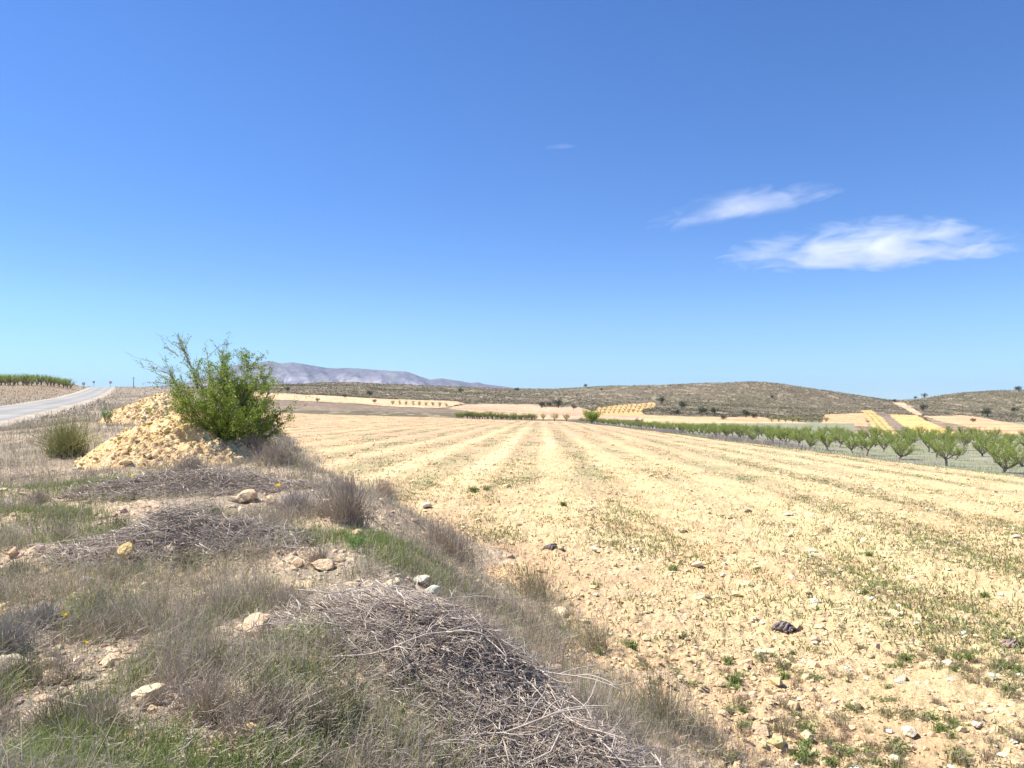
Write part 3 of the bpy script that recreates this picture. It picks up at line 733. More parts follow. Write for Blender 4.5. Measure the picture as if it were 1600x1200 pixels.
rock(65, 862, 20, (.62, .48, .38), 'greyish tan clod next to the orange brown clod at left', None, 49, .7)
rock(425, 786, 22, (.66, .50, .28), 'small orange clod at the right end of the bare soil patch', None, 50, .7)
rock(390, 784, 46, (.64, .47, .29), 'low crumbly tan soil lump on the bare soil patch', None, 51, .5)
rock(470, 884, 20, (.66, .46, .28), 'small orange clod at the left of the bare streak', None, 52, .7)
rock(300, 805, 30, (.66, .48, .28), 'tan clod just behind the fan shaped heap', None, 53, .5)
rock(505, 888, 44, (.62, .45, .29), 'tan crumbling lump in the bare streak above the wide heap', None, 54, .45)
rock(535, 832, 20, (.62, .46, .30), 'tan clod left of the rounded orange clod', None, 55, .6)
for i, (px, py, wp) in enumerate([(610, 915, 18), (622, 912, 16), (598, 928, 16), (582, 932, 14), (632, 925, 12)]):
    rock(px, py, wp, (.72, .62, .42), 'small cream stone in the cluster behind the wide brush heap', 'cream stones behind the wide heap', 60 + i, .7, 'stone')

# white stones of the field
rm = [rock_mesh('stone', 80 + i, c, 1, .8, .6) for i, c in enumerate([(.74, .69, .56), (.72, .65, .49), (.70, .62, .45), (.77, .73, .63), (.66, .55, .38), (.56, .38, .24)])]
st = [(1270, 940, 20), (1400, 946, 14), (1338, 925, 14), (1405, 958, 14), (1176, 965, 10), (1185, 1018, 18), (1270, 1003, 12), (1320, 1043, 14), (1400, 1063, 16), (1245, 1090, 12), (1300, 1093, 12), (1585, 1053, 14), (1478, 1060, 12),
      (1520, 1130, 20), (1415, 1143, 30), (1385, 1140, 14), (1540, 1108, 14), (1560, 1176, 18), (1392, 1183, 18), (1330, 1197, 20), (1478, 1195, 16), (1230, 805, 14), (668, 793, 20), (1252, 1030, 10), (1545, 1055, 18), (1085, 1010, 8), (1350, 1060, 10),
      (1500, 990, 12), (1575, 1155, 14), (1240, 1190, 12), (1150, 1100, 10), (1100, 960, 10), (990, 860, 9), (1130, 880, 9), (1380, 870, 10), (1480, 890, 9), (1560, 930, 11), (1020, 930, 9), (930, 930, 10), (1310, 890, 8), (1450, 1035, 10)]
for _ in range(120):
    st.append((random.uniform(900, 1620), random.uniform(780, 1210), min(16, random.lognormvariate(1.75, .4))))
cx0 = 0
for i, (px, py, wp) in enumerate(st):
    x, y, z = pick(px, py)
    if float(verge_w(np.array([x]), np.array([y]))[0]) < .6 and i > 40: continue
    r = wp / F * y / 2; me = rm[i % 4] if i < 41 else rm[i % 6]
    lab = 'small pale stone lying on the ploughed field'
    if i == 0: lab = 'bright white stone in the field above the dark dried thistle'
    elif i == 14: lab = 'largest elongated white stone of the field near the bottom right'
    elif i == 22: lab = 'white stone at the field edge beside the tall dry shrub'
    o = link('stone', me, None, (x, y, z + r * .2), label=lab, category='stone', group='pale stones on the ploughed field')
    if i in (0, 14, 22): del o['group']
    o.scale = (r * random.uniform(.9, 1.2), r, r * random.uniform(.7, 1)); o.rotation_euler = (0, 0, random.uniform(0, 6.28))

# ------------------------------------------------------------------ weeds of the field
def tuft_mesh(name, seed, n, hgt, spread, cols, wd=.006, leafy=0):
    g = np.random.default_rng(seed)
    P = np.stack([g.normal(0, spread * .2, n), g.normal(0, spread * .2, n), 0 * np.arange(n)], 1)
    h = g.uniform(.45, 1, n) * hgt; C = np.array(cols)[g.integers(0, len(cols), n)] * (1 + g.normal(0, .12, (n, 1)))
    V, q, t3, C = blades(P, h, np.full(n, wd), g.uniform(.2, 1.1, n), np.clip(C, .02, .7), seed)
    fs = [q, t3]
    if leafy:
        P2 = np.stack([g.normal(0, spread * .45, leafy), g.normal(0, spread * .45, leafy), g.uniform(.01, hgt * .7, leafy)], 1)
        V2, q2, C2 = leaves(P2, g.uniform(.02, .05, leafy), np.clip(np.array(cols)[g.integers(0, len(cols), leafy)] * 1.05, 0, 1), seed)
        fs = [q, t3, q2 + len(V)]; V = np.concatenate([V, V2]); C = np.concatenate([C, C2])
    return mesh_from(name, V, fs, M_grass, C)
gcol = [(.16, .23, .06), (.20, .27, .09), (.25, .28, .10)]; ocol = [(.30, .28, .15), (.26, .25, .12), (.36, .30, .20)]; rcol = [(.38, .26, .18), (.42, .33, .24), (.30, .27, .17)]
TM = [tuft_mesh('weed_tuft', 900, 90, .10, .14, gcol, .007, 30), tuft_mesh('weed_tuft', 901, 70, .08, .18, ocol, .005, 30), tuft_mesh('weed_tuft', 902, 60, .10, .16, rcol, .004, 16),
      tuft_mesh('weed_tuft', 903, 60, .07, .12, gcol + ocol, .006, 40), tuft_mesh('weed_tuft', 904, 80, .12, .14, rcol + ocol, .004, 0)]
named = [(1050, 890, 1.0, 0, 'bright green grass tuft standing alone in the left part of the stony field'), (1130, 1185, 1, 3, None), (1250, 1180, 1.0, 0, 'bright green leafy weed at the bottom edge of the field'), (1448, 1120, .8, 0, None), (1410, 1030, .9, 0, None),
         (1395, 1170, 1, 3, None), (1490, 1180, 1, 3, None), (1565, 1075, 1, 3, None), (1068, 995, 1, 3, None), (1535, 932, .9, 0, None), (1405, 1027, .8, 1, None), (1490, 1027, .7, 0, None), (1355, 868, .8, 0, None), (1290, 830, 1.2, 1, None),
         (1165, 1145, 1, 2, None), (1215, 1140, 1, 4, None), (1150, 1098, .9, 4, None), (960, 850, 1, 1, None), (930, 915, .9, 3, None), (880, 790, 1, 0, None), (1280, 900, 1, 1, None), (1350, 925, 1, 3, None), (740, 768, 1.6, 0, None), (760, 765, 1.4, 3, None)]
cnt = 0
def put_tuft(x, y, z, s, k, lab=None):
    o = link('weed_tuft', TM[k], None, (x, y, z), label=lab or ('small green weed tuft rooted in the pale ploughed field' if k in (0, 3) else 'low olive and reddish dry weed on the pale ploughed field'), category='weed')
    if not lab: o['group'] = 'green weeds in the ploughed field' if k in (0, 3) else 'dry weeds in the ploughed field'
    o.scale = (s, s, s * random.uniform(.8, 1.1)); o.rotation_euler = (0, 0, random.uniform(0, 6.28))
for (px, py, s, k, lab) in named:
    x, y, z = pick(px, py); put_tuft(x, y, z, s * (1 + .02 * y), k, lab); cnt += 1
g = np.random.default_rng(55)
Xw, Yw = sample_view(60000, 4.4, 250, g=g)
wst = .5 + .5 * np.cos(2 * np.pi * ((Xw - .04 * Yw) / 2.8 - .18))
pw = sstep(.42, .68, fbm(Xw * .55, Yw * .2, 110, 4) + .22 * (1 - wst) - .08) * (.15 + .85 * (1 - wst)) * .6 + .02 + .05 * sstep(25, 12, Yw)
pw += .35 * sstep(.55, .7, fbm(Xw * .25, Yw * .15, 321, 3)) * sstep(40, 10, Yw)
ok = (verge_w(Xw, Yw) > .8) & (Xw < Eo(Yw)) & (g.uniform(size=len(Xw)) < pw)
Xw, Yw = Xw[ok], Yw[ok]; Zw = H(Xw, Yw)
inview = np.abs(Xw / Yw) < .66
order = np.argsort(np.where(inview, Yw, 999))
nind = 270
for i in order[:nind]:
    k = int(g.choice([0, 1, 2, 3, 4], p=[.14, .26, .26, .16, .18])); put_tuft(float(Xw[i]), float(Yw[i]), float(Zw[i]), g.uniform(.45, 1.0), k)
rest = order[nind:]
N = len(rest); per = 9
bx = np.repeat(Xw[rest], per); by = np.repeat(Yw[rest], per); sc_ = np.repeat(1 + .035 * Yw[rest], per)
bx = bx + g.normal(0, .06, N * per) * sc_; by = by + g.normal(0, .10, N * per) * sc_
kk = np.repeat(g.integers(0, 4, N), per)
cc = np.array([(.21, .27, .08), (.26, .29, .12), (.36, .30, .20), (.27, .28, .13)])[kk] * (1 + g.normal(0, .1, (N * per, 1)))
V, q, t3, C = blades(np.stack([bx, by, H(bx, by)], 1), g.uniform(.04, .09, N * per) * (1 + .004 * by), .010 * sc_, g.uniform(.7, 1.5, N * per), np.clip(cc, .02, .7), 77)
link('field_weeds', mesh_from('field_weeds', V, [q, t3], M_grass, C), kind='stuff', label='sparse low weeds growing in streaks along the rows of the field', category='weeds')

# ------------------------------------------------------------------ trees
def grow(seed, trunk_h, limbs, limb_len, spread, shoots, shoot_len, r0, leaf_n, leaf_sz, cols, goblet=True):
    """tapered trunk, limbs and upright shoots (bark mesh) and a leafy crown mesh; base at the origin"""
    g = np.random.default_rng(seed); K = 7; bp = []; br = []
    def wander(p, d, L, r, t_=.4, up=.0, jit=.10):
        pts = [np.array(p, float)]
        for _ in range(K - 1):
            d = d + g.normal(0, jit, 3) + np.array([0, 0, up]); d = d / np.linalg.norm(d); pts.append(pts[-1] + d * L / (K - 1))
        bp.append(np.array(pts)); br.append(np.linspace(r, r * t_, K)); return np.array(pts), d
    tp, td = wander((0, 0, -.1), np.array([g.normal(0, .15), g.normal(0, .15), 1.]), trunk_h + .1, r0, .8)
    sh = []
    for i in range(limbs):
        a = 2 * math.pi * (i + g.uniform(-.3, .3)) / limbs; tilt = spread * g.uniform(.75, 1.15)
        d = np.array([math.cos(a) * math.sin(tilt), math.sin(a) * math.sin(tilt), math.cos(tilt)])
        pts, dd = wander(tp[-1 - (i % 2)], d, limb_len * g.uniform(.8, 1.2), r0 * .55, .45, .06)
        for _ in range(shoots):
            k = g.integers(2, K); a2 = g.uniform(0, 6.28)
            d2 = dd * .6 + np.array([math.cos(a2) * .55, math.sin(a2) * .55, .75]); d2 /= np.linalg.norm(d2)
            p2, _ = wander(pts[k], d2, shoot_len * g.uniform(.5, 1.25), r0 * .14, .35, .05, .12); sh.append(p2)
    V, q, cap = tubes(np.array(bp), np.array(br), 6)
    cb = np.tile(np.array([[.25, .205, .18]]), (len(V), 1)) * (1 + g.normal(0, .05, (len(V), 1)))
    tm = (V, [q, cap], cb)
    sh = np.array(sh); n = leaf_n; si = g.integers(0, len(sh), n); ti = g.uniform(0.0, 1.05, n) ** .7 * (K - 1); i = np.clip(ti.astype(int), 0, K - 2); f = (ti - i)[:, None]
    P = sh[si, i] * (1 - f) + sh[si, i + 1] * f + g.normal(0, leaf_sz * .9, (n, 3))
    cl = np.array(cols)[g.integers(0, len(cols), n)] * (1 + g.normal(0, .12, (n, 1)))
    L_ = leaves(P, g.uniform(.6, 1.3, n) * leaf_sz, np.clip(cl, .01, .6), seed, .6)
    return tm, L_
acol = [(.22, .30, .03), (.28, .36, .045), (.17, .24, .03), (.33, .40, .07)]
alm = []
for i in range(9):
    tm, lf = grow(1000 + i, [.42, .6, .3][i % 3], [5, 7, 6][i % 3], .72 + .1 * (i % 4), .8 + .13 * (i % 3), 10, .62 + .05 * (i % 5), .08, 2600 + 250 * (i % 4), .060, acol)
    alm.append((mesh_from('trunk', tm[0], tm[1], M_bark, tm[2], True), mesh_from('crown', lf[0], [lf[1]], M_leaf, lf[2])))
almF = []
for i in range(7):
    tm, lf = grow(1050 + i, .45, 6, .8 + .06 * (i % 3), .9, 8, .65 + .05 * (i % 4), .09, 480, .13, acol)
    V = np.concatenate([tm[0], lf[0]]); almF.append(mesh_from('almond_tree', V, tm[1] + [lf[1] + len(tm[0])], M_leaf, np.concatenate([tm[2], lf[2]])))

def place_almond(x, y, s, label, group, z=None, nm='almond_tree'):
    if z is None: z = float(H(np.array([x]), np.array([y]), False)[0])
    if math.hypot(x, y) < 105:
        r = bpy.data.objects.new('almond_tree', None); r.empty_display_size = .3; COL.objects.link(r); r.location = (x, y, z)
        k = random.randrange(9); t_ = link('trunk', alm[k][0], r); c_ = link('crown', alm[k][1], r)
    else:
        r = link(nm, almF[random.randrange(7)], None, (x, y, z))
    r.rotation_euler = (random.uniform(-.09, .09), random.uniform(-.09, .09), random.uniform(0, 6.28)); r.scale = (s * random.uniform(1.0, 1.3), s * random.uniform(1.0, 1.3), s * random.uniform(.85, 1.08))
    r['label'] = label; r['category'] = 'tree'
    if group: r['group'] = group
    return r
first = [('almond tree standing second nearest in the orchard front row', 1475), ]
front_labels = {0: 'nearest almond tree of the orchard with a dark forked trunk at the right edge', 1: 'slim almond tree with leafy shoots low on its trunk, second in the orchard front row', 2: 'wide goblet shaped almond tree, third in the orchard front row'}
fr_px = [(1564, 738), (1477, 728), (1403, 718)]
for i, (px, py) in enumerate(fr_px):
    x, y, z = pick(px, py, 20); place_almond(x, y, [.95, .8, .88][i], front_labels[i], None)
nfront = 0
for row in range(8):
    yy = (53 if row == 0 else 30 + random.uniform(0, 3)); xr = 24.3 + row * 4.4
    while yy < 246:
        x = Eo(yy) + xr - 22.0 + random.uniform(-.4, .4); 
        u = x / yy
        vis = u < .70
        if row >= 2 and yy > 150: vis = False
        if row >= 4 and yy > 100: vis = False
        if vis and not (row == 0 and random.random() < .06):
            nth = {0: 'fourth', 1: 'fifth', 2: 'sixth', 3: 'seventh', 4: 'eighth', 5: 'ninth', 6: 'tenth'}.get(nfront) if row == 0 else None
            if row == 0: nfront += 1
            place_almond(x, yy, random.uniform(.68, .93), (nth + ' almond tree from the right in the front row of the orchard') if nth else 'pruned almond tree in fresh green leaf in the right hand orchard', None if nth else 'almond trees of the right hand orchard')
        yy += 3.1 + random.uniform(-.4, .4)
# left orchard on the rise beyond the road
for row in range(2):
    for k in range(26):
        tt = k / 25; px = -40 + 164 * tt; Y0 = 112 + 62 * tt ** 1.1
        X0 = (px - 800) / F * Y0 ; x = X0 - row * 4.6 * .9 ; y = Y0 + row * 4.6 * .45
        if road_s(x, y) < 5 or (x / y) < -.74: continue
        place_almond(x + random.uniform(-.5, .5), y, random.uniform(1.05, 1.25), 'almond tree of the green orchard on the rise left of the road', 'almond trees of the left hand orchard')
# distant green rows at the field's end
for k in range(38):
    px = 716 + 120 * k / 37; x = (px - 800) / F * 259; place_almond(x + random.uniform(-.4, .4), 259 - (37 - k) * .13 + random.uniform(-1, 1), random.uniform(1.15, 1.6), 'small green tree in the row closing the far end of the field', 'row of small trees at the far end of the field', nm='small_tree')
for px, lab in [(849, 'single round green tree left of its twin at the far end of the field'), (866, 'larger single green tree right of its twin at the far end of the field'), (884, 'low green tree between the single trees and the orchard hedge')]:
    x = (px - 800) / F * 256; place_almond(x, 254, 1.5 if px != 866 else 1.9, lab, None, nm='small_tree')
# young trees on the yellow hillside plot and on other plots
def plot_trees(pts, s, lab, grp):
    for (px, py) in pts:
        x, y, z = pick(px, py, 255, 900); place_almond(x, y, s * random.uniform(.85, 1.15), lab, grp, z, 'young_tree')
pt = []
for r in range(4):
    for k in range(11): pt.append((936 + k * 7.6 + r * 2, 647 - r * 3.6 - k * .25))
plot_trees(pt, 1.0, 'tiny young tree planted on the yellow plot at the foot of the long hill', 'young trees on the yellow hillside plot')
pt = [(614 + k * 10.4, 630 + k * .45 + r * 2.6) for k in range(9) for r in range(2)]
plot_trees(pt, 1.0, 'small tree on the pale terraced plot below the left hill', 'young trees on the pale terraced plot')
pt = [(1206 + k * 10.5, 660 + k * .9) for k in range(9)]
plot_trees(pt, 1.15, 'slender young tree on the cream plot behind the right orchard', 'young trees on the cream plot')

# hill trees: round dark pines and oaks
dcol = [(.045, .06, .025), (.06, .075, .03), (.07, .08, .04), (.04, .05, .022)]
hill_m = []
for i in range(4):
    g = np.random.default_rng(1200 + i)
    K = 5; tp = np.array([[[0, 0, -.4], [.05, 0, .3], [.1, .05, .9], [.08, .1, 1.6], [.0, .1, 2.4]]]) ; V, q, cap = tubes(tp, np.array([[.22, .2, .17, .12, .06]]), 7)
    n = 1500; c0 = g.normal(0, 1, (14, 3)) * np.array([.85, .85, .55]) + np.array([0, 0, 2.1]); ci = g.integers(0, 14, n)
    P = c0[ci] + g.normal(0, .42, (n, 3)); P[:, 2] = np.maximum(P[:, 2], .5)
    Lf = leaves(P, g.uniform(.18, .4, n), np.clip(np.array(dcol)[g.integers(0, 4, n)] * (1 + g.normal(0, .15, (n, 1))), .01, .4), i)
    hill_m.append((mesh_from('trunk', V, [q, cap], M_bark, np.tile(np.array([[.12, .1, .08]]), (len(V), 1)), True), mesh_from('crown', Lf[0], [Lf[1]], M_leaf, Lf[2])))
ht = [(872, 637, 15, 'large dark round tree at the foot of the long hill above the field end'), (846, 636, 10, 'blurry dark bush left of the large round tree at the hill foot'), (858, 635, 8, 'small dark bush between two larger bushes at the hill foot'),
      (577, 618, 10, 'dark round tree standing on the left scrub hill'), (1034, 631, 12, 'dark square-topped tree right of the yellow plot'), (1065, 639, 13, 'dark leaning tree on the slope above the orchard'), (1057, 648, 10, 'small dark bush below the leaning tree'),
      (1097, 647, 14, 'grey green bush in the middle of the slope above the orchard'), (1116, 648, 12, 'dark wide bush right of the grey green bush'), (1165, 652, 13, 'olive bush just above the orchard tree tops'), (1178, 654, 10, 'darker bush touching the olive bush above the orchard'),
      (449, 611, 8, 'small dark bush on the left end of the scrub hill'), (496, 628, 7, 'dark bush alone on the pale terraced band'), (586, 630, 7, 'tiny dark bush at the right of the pale terraced band'), (720, 613, 8, 'small dark tree high on the middle hill'),
      (808, 611, 7, 'small bush near the dip of the skyline'), (1442, 643, 13, 'dark round tree below the saddle between the right hills'), (1543, 651, 15, 'wide dark tree on the lower slope of the right hill'), (1585, 644, 10, 'grey bush up the slope from the wide dark tree'),
      (1592, 611, 10, 'dark tree standing on the right hill skyline'), (1444, 621, 8, 'small tree on the skyline left of the right hill top'), (1398, 629, 6, 'tiny tree in the saddle of the skyline'), (915, 604, 6, 'tiny bush on the long hill skyline'),
      (1207, 622, 6, 'tiny bush halfway up the long hill'), (539, 622, 7, 'small bush above the pale terraced band'), (1430, 622, 5, 'tiny bush on the skyline beside the small tree'), (1520, 660, 8, 'thin grey tree in the middle of the orange plot'),
      (1130, 656, 9, 'low olive bush behind the orchard near the grey green bush'), (940, 611, 5, 'tiny bush on the left shoulder of the long hill'), (896, 640, 8, 'small bush between the round tree and the yellow plot')]
for i, (px, py, wp, lab) in enumerate(ht):
    x, y, z = pick(px, py, 258, 1000); s = wp / F * y / 3.6
    r = bpy.data.objects.new('hill_tree', None); r.empty_display_size = .5; COL.objects.link(r); r.location = (x, y, z); r['label'] = lab; r['category'] = 'tree' if 'tree' in lab.split(' on ')[0] else 'bush'
    a, b = hill_m[i % 4]; link('trunk', a, r); link('crown', b, r); r.scale = (s, s, s * .85); r.rotation_euler = (0, 0, i * 1.3)

# big roadside style bushes at the start of the orchard
def bush(name, lab, x, y, s, cols, seed, leaf_n, leaf_sz, z=None, hz=1.0):
    g = np.random.default_rng(seed)
    if z is None: z = float(H(np.array([x]), np.array([y]), False)[0])
    r = bpy.data.objects.new(name, None); r.empty_display_size = .3; COL.objects.link(r); r.location = (x, y, z); r['label'] = lab; r['category'] = 'bush'
    tm, lf = grow(seed, .15, 9, .75, .8, 9, .6, .05, leaf_n, leaf_sz, cols)
    link('branches', mesh_from('branches', tm[0], tm[1], M_bark, tm[2], True), r); link('crown', mesh_from('crown', lf[0], [lf[1]], M_leaf, lf[2]), r); r.scale = (s, s, s * hz)
    return r
x, y, z = pick(925, 662, 60, 245); bush('bush', 'large bright green bush at the far start of the orchard row', x, y, 2.9, acol, 1300, 3000, .11)
x, y, z = pick(998, 668, 60, 245); bush('bush', 'grey brown leafless bush in front of the orchard row', x, y, 1.4, [(.24, .20, .15), (.2, .18, .12)], 1301, 1500, .09)

# scrub of the hills
g = np.random.default_rng(91)
n = 30000; Yh = g.uniform(380, 800, n); Xh = g.uniform(-.45, .74, n) * Yh; Zh = H(Xh, Yh, False); px_, py_ = proj(Xh, Yh, Zh)
ff = np.zeros(n, bool)
for poly, _c in sal: ff |= inpoly(px_, py_, poly)
dn = fbm(Xh * .03, Yh * .03, 350, 3); ok = (~ff) & (g.uniform(size=n) < sstep(.3, .6, dn) + .2)
Xh, Yh, Zh = Xh[ok], Yh[ok], Zh[ok]; N = len(Xh); per = 6
P = np.repeat(np.stack([Xh, Yh, Zh + .25], 1), per, 0) + g.normal(0, 1, (N * per, 3)) * np.array([.35, .35, .18])
cc = np.repeat(np.array([(.085, .085, .042), (.11, .10, .055), (.14, .125, .075), (.17, .145, .095)])[g.integers(0, 4, N)], per, 0) * (1 + g.normal(0, .1, (N * per, 1)))
V, q, C = leaves(P, g.uniform(.45, .95, N * per), np.clip(cc, .02, .5), 5)
link('hill_scrub', mesh_from('hill_scrub', V, [q], M_leaf, C), kind='stuff', label='dark low scrub covering the dry hills', category='scrub')

# dry purple grey weeds along the orchard edge
g = np.random.default_rng(92); n = 26000; Ye = g.uniform(26, 240, n); e = g.uniform(-1.2, 2.6, n) ; Xe = Eo(Ye) + e
pur = sstep(.42, .55, fbm(Xe * .05, Ye * .06, 360, 2)) * (Ye > 58)
ok = g.uniform(size=n) < np.where(e > 0, .35 + .6 * pur, .45) ; Xe, Ye, e, pur = Xe[ok], Ye[ok], e[ok], pur[ok]; N = len(Xe)
grn = (e < .7) & (g.uniform(size=N) < .8)
cc = np.where(grn[:, None], np.array([.20, .25, .09]), np.array([.37, .31, .30])) * (1 + g.normal(0, .15, (N, 1)))
V, q, t3, C = blades(np.stack([Xe, Ye, H(Xe, Ye)], 1), np.where(grn, g.uniform(.06, .16, N), g.uniform(.15, .3, N) + .3 * pur), .012 * Ye / 30, g.uniform(.1, .8, N), np.clip(cc, .02, .7), 6)
link('edge_weeds', mesh_from('edge_weeds', V, [q, t3], M_grass, C), kind='stuff', label='strip of green grass and purple grey dry weeds along the orchard edge', category='weeds')
g = np.random.default_rng(93); n = 30000; Ye = np.exp(g.uniform(math.log(26), math.log(140), n)); e = g.uniform(1, 46, n); Xe = Eo(Ye) + e
ok = (Xe / Ye < .75) & (g.uniform(size=n) < .25 + .7 * sstep(.4, .6, fbm(Xe * .3, Ye * .6, 361, 3))); Xe, Ye = Xe[ok], Ye[ok]; N = len(Xe)
cc = np.array([(.33, .31, .25), (.28, .27, .20), (.22, .25, .11), (.38, .35, .30)])[g.integers(0, 4, N)] * (1 + g.normal(0, .1, (N, 1)))
V, q, t3, C = blades(np.stack([Xe, Ye, H(Xe, Ye)], 1), g.uniform(.06, .2, N), .012 * Ye / 30, g.uniform(.1, .9, N), np.clip(cc, .02, .7), 7)
link('orchard_grass', mesh_from('orchard_grass', V, [q, t3], M_grass, C), kind='stuff', label='short greyish grass between the trees of the orchard', category='grass')

# ------------------------------------------------------------------ the big green bush by the soil heap
def hero_bush():
    g = np.random.default_rng(2024); bx_, by_ = -5.95, 16.4; bz = float(H(np.array([bx_]), np.array([by_]), False)[0])
    r = bpy.data.objects.new('wild_bush', None); r.empty_display_size = .4; COL.objects.link(r); r.location = (bx_, by_, bz)
    r['label'] = 'large green many stemmed bush leaning over the yellow soil heap'; r['category'] = 'bush'
    sc = by_ / F * .90
    bpx, bpy_ = proj(np.array([bx_]), np.array([by_]), np.array([bz])); bpx, bpy_ = float(bpx[0]), float(bpy_[0])
    # tips of the main stems as offsets (metres right, metres up, metres back) and leafiness
    tips = [(-138, 142, .2, .10), (-130, 158, -.3, .13), (-110, 170, .4, .14), (-90, 176, .1, .16), (-70, 172, -.4, .18), (-52, 166, .2, .22), (-100, 150, -.6, .12), (-35, 172, .5, .18), (-30, 168, .5, .25), (-75, 120, -.8, .4), (-74, 90, -.5, .8), (-60, 140, .6, .3), (-45, 130, -.7, .7),
            (-86, 115, .8, .4), (-15, 135, .0, 1.1), (5, 140, -.5, 1.2), (22, 148, .3, 1.1), (35, 140, -.2, 1.0), (10, 120, .9, 1.1), (40, 118, .7, 1), (52, 122, -.3, .9), (62, 100, .2, .9), (72, 85, -.5, .9), (78, 62, .2, .9), (60, 60, -.9, 1), (84, 42, .1, .7),
            (40, 80, -1.1, 1.1), (10, 90, -1.1, 1.2), (-30, 90, -1.0, 1.2), (-55, 80, -.9, 1), (-10, 70, -1.0, 1.1), (30, 45, -.9, 1.0), (60, 35, -.3, .7), (-75, 60, -.6, .6), (20, 100, -.2, 1.2), (-25, 110, .3, 1.2), (90, 72, .3, .4), (0, 60, 1.0, .8)]
    K = 9; bp = []; br = []; sh = []; lw = []
    def stem(p, q_, r1, r2, sag=.15, jit=.05):
        p = np.array(p, float); q_ = np.array(q_, float); L = np.linalg.norm(q_ - p)
        t_ = np.linspace(0, 1, K)[:, None]; mid_ = (p + q_) / 2 + np.array([(q_ - p)[0] * -.12, 0, sag * L * .5]) + g.normal(0, jit * L, 3)
        pts = (1 - t_) ** 2 * p + 2 * t_ * (1 - t_) * mid_ + t_ ** 2 * q_ + g.normal(0, .012 * L, (K, 3)) * np.sin(t_ * np.pi)
        bp.append(pts); br.append(np.linspace(r1, r2, K)); return pts
    for (ox, oy, oz, lf) in tips:
        base = (g.normal(0, .12), g.normal(0, .12), -.05); tip = np.array([ox * sc * (.86 if ox > 0 else 1.0), oz, oy * sc * 1.02])
        pts = stem(base, tip, g.uniform(.014, .028), .004, -.02)
        for _ in range(15):
            k = g.integers(3, K); L = g.uniform(.25, .6); d = (pts[k] - pts[k - 1]); d /= np.linalg.norm(d); d = d + g.normal(0, .55, 3); d[2] += .15; d /= np.linalg.norm(d)
            p2 = stem(pts[k], pts[k] + d * L, .006, .0018, .05); sh.append(p2); lw.append(lf)
            for _ in range(2):
                k2 = g.integers(2, K); d3 = d + g.normal(0, .6, 3); d3 /= np.linalg.norm(d3); p3 = stem(p2[k2], p2[k2] + d3 * g.uniform(.1, .28), .003, .0015, .0); sh.append(p3); lw.append(lf)
    bp_, br_ = np.array(bp), np.array(br)
    V, q, cap = tubes(bp_, br_, 5)
    nst = len(V); thick = np.repeat(br_.max(1), K * 5)
    cb = np.where((thick > .01)[:, None], np.array([.36, .31, .28]), np.array([.24, .19, .15])) * (1 + g.normal(0, .06, (nst, 1)))
    link('branches', mesh_from('branches', V, [q, cap], M_bark, cb, True), r)
    sh = np.array(sh); lw = np.array(lw); pr = lw / lw.sum(); n = 48000
    si = g.choice(len(sh), n, p=pr); ti = g.uniform(.1, 1.0, n) * (K - 1); i = np.clip(ti.astype(int), 0, K - 2); f = (ti - i)[:, None]
    P = sh[si, i] * (1 - f) + sh[si, i + 1] * f + g.normal(0, .03, (n, 3))
    cl = np.array([(.19, .27, .03), (.25, .34, .04), (.31, .40, .06), (.14, .20, .03)])[g.integers(0, 4, n)] * (1 + g.normal(0, .12, (n, 1)))
    Lf = leaves(P, g.uniform(.026, .056, n), np.clip(cl, .01, .6), 3, .3)
    link('foliage', mesh_from('foliage', Lf[0], [Lf[1]], M_leaf, Lf[2]), r)
hero_bush()

# ------------------------------------------------------------------ dry shrubs and clumps of the verge
def stalk_shrub(name, px, py, wpx, hpx, lab, cols, seed, n=500, wd=.004, arch=.5, cat='shrub', ymin=1.5):
    x, y, z = pick(px, py, ymin); g = np.random.default_rng(seed); R = wpx / F * y / 2; Hh = hpx / F * y; K = 6
    a = g.uniform(0, 6.28, n); tilt = np.abs(g.normal(0, .7, n)); tilt = np.clip(tilt, 0, 1.25); L = Hh * g.uniform(.55, 1.12, n)
    b = np.stack([g.normal(0, R * .25, n), g.normal(0, R * .25, n), np.full(n, -.03)], 1)
    t = np.linspace(0, 1, K)[None]
    out = np.minimum(R, L[:, None] * np.sin(tilt)[:, None] * 1.0) * (t + arch * (t ** 2 - t)); up = L[:, None] * (t * np.cos(tilt * .75)[:, None] - arch * .25 * t ** 3 * np.sin(tilt)[:, None])
    path = np.stack([b[:, :1] + out * np.cos(a)[:, None], b[:, 1:2] + out * np.sin(a)[:, None], b[:, 2:] + up], -1) + g.normal(0, .006, (n, K, 3))
    path[..., 2] += (H(path[..., 0].ravel() + x, path[..., 1].ravel() + y, False).reshape(n, K) - z) * .5
    V, q, cap = tubes(path, np.full(n, wd / 2)[:, None] * np.linspace(1, .45, K)[None], 3)
    c = np.array(cols)[g.integers(0, len(cols), n)] * (1 + g.normal(0, .12, (n, 1)))
    return link(name, mesh_from(name, V, [q, cap], M_grass, np.repeat(np.clip(c, .02, .7), K * 3, 0)), None, (x, y, z), label=lab, category=cat)
greyc = [(.50, .43, .35), (.42, .36, .29), (.58, .51, .42), (.46, .38, .29)]; straw = [(.54, .44, .32), (.46, .38, .27), (.60, .52, .40)]; esp = [(.36, .37, .14), (.42, .41, .18), (.52, .48, .26), (.28, .31, .11)]
stalk_shrub('esparto_clump', 105, 712, 100, 66, 'rounded clump of yellow green esparto grass on the left verge', esp, 1, 620, .009, .6, 'grass clump')
stalk_shrub('dry_shrub', 545, 818, 100, 82, 'tall grey dry shrub at the field edge behind the green grass', greyc, 2, 520, .006, .2)
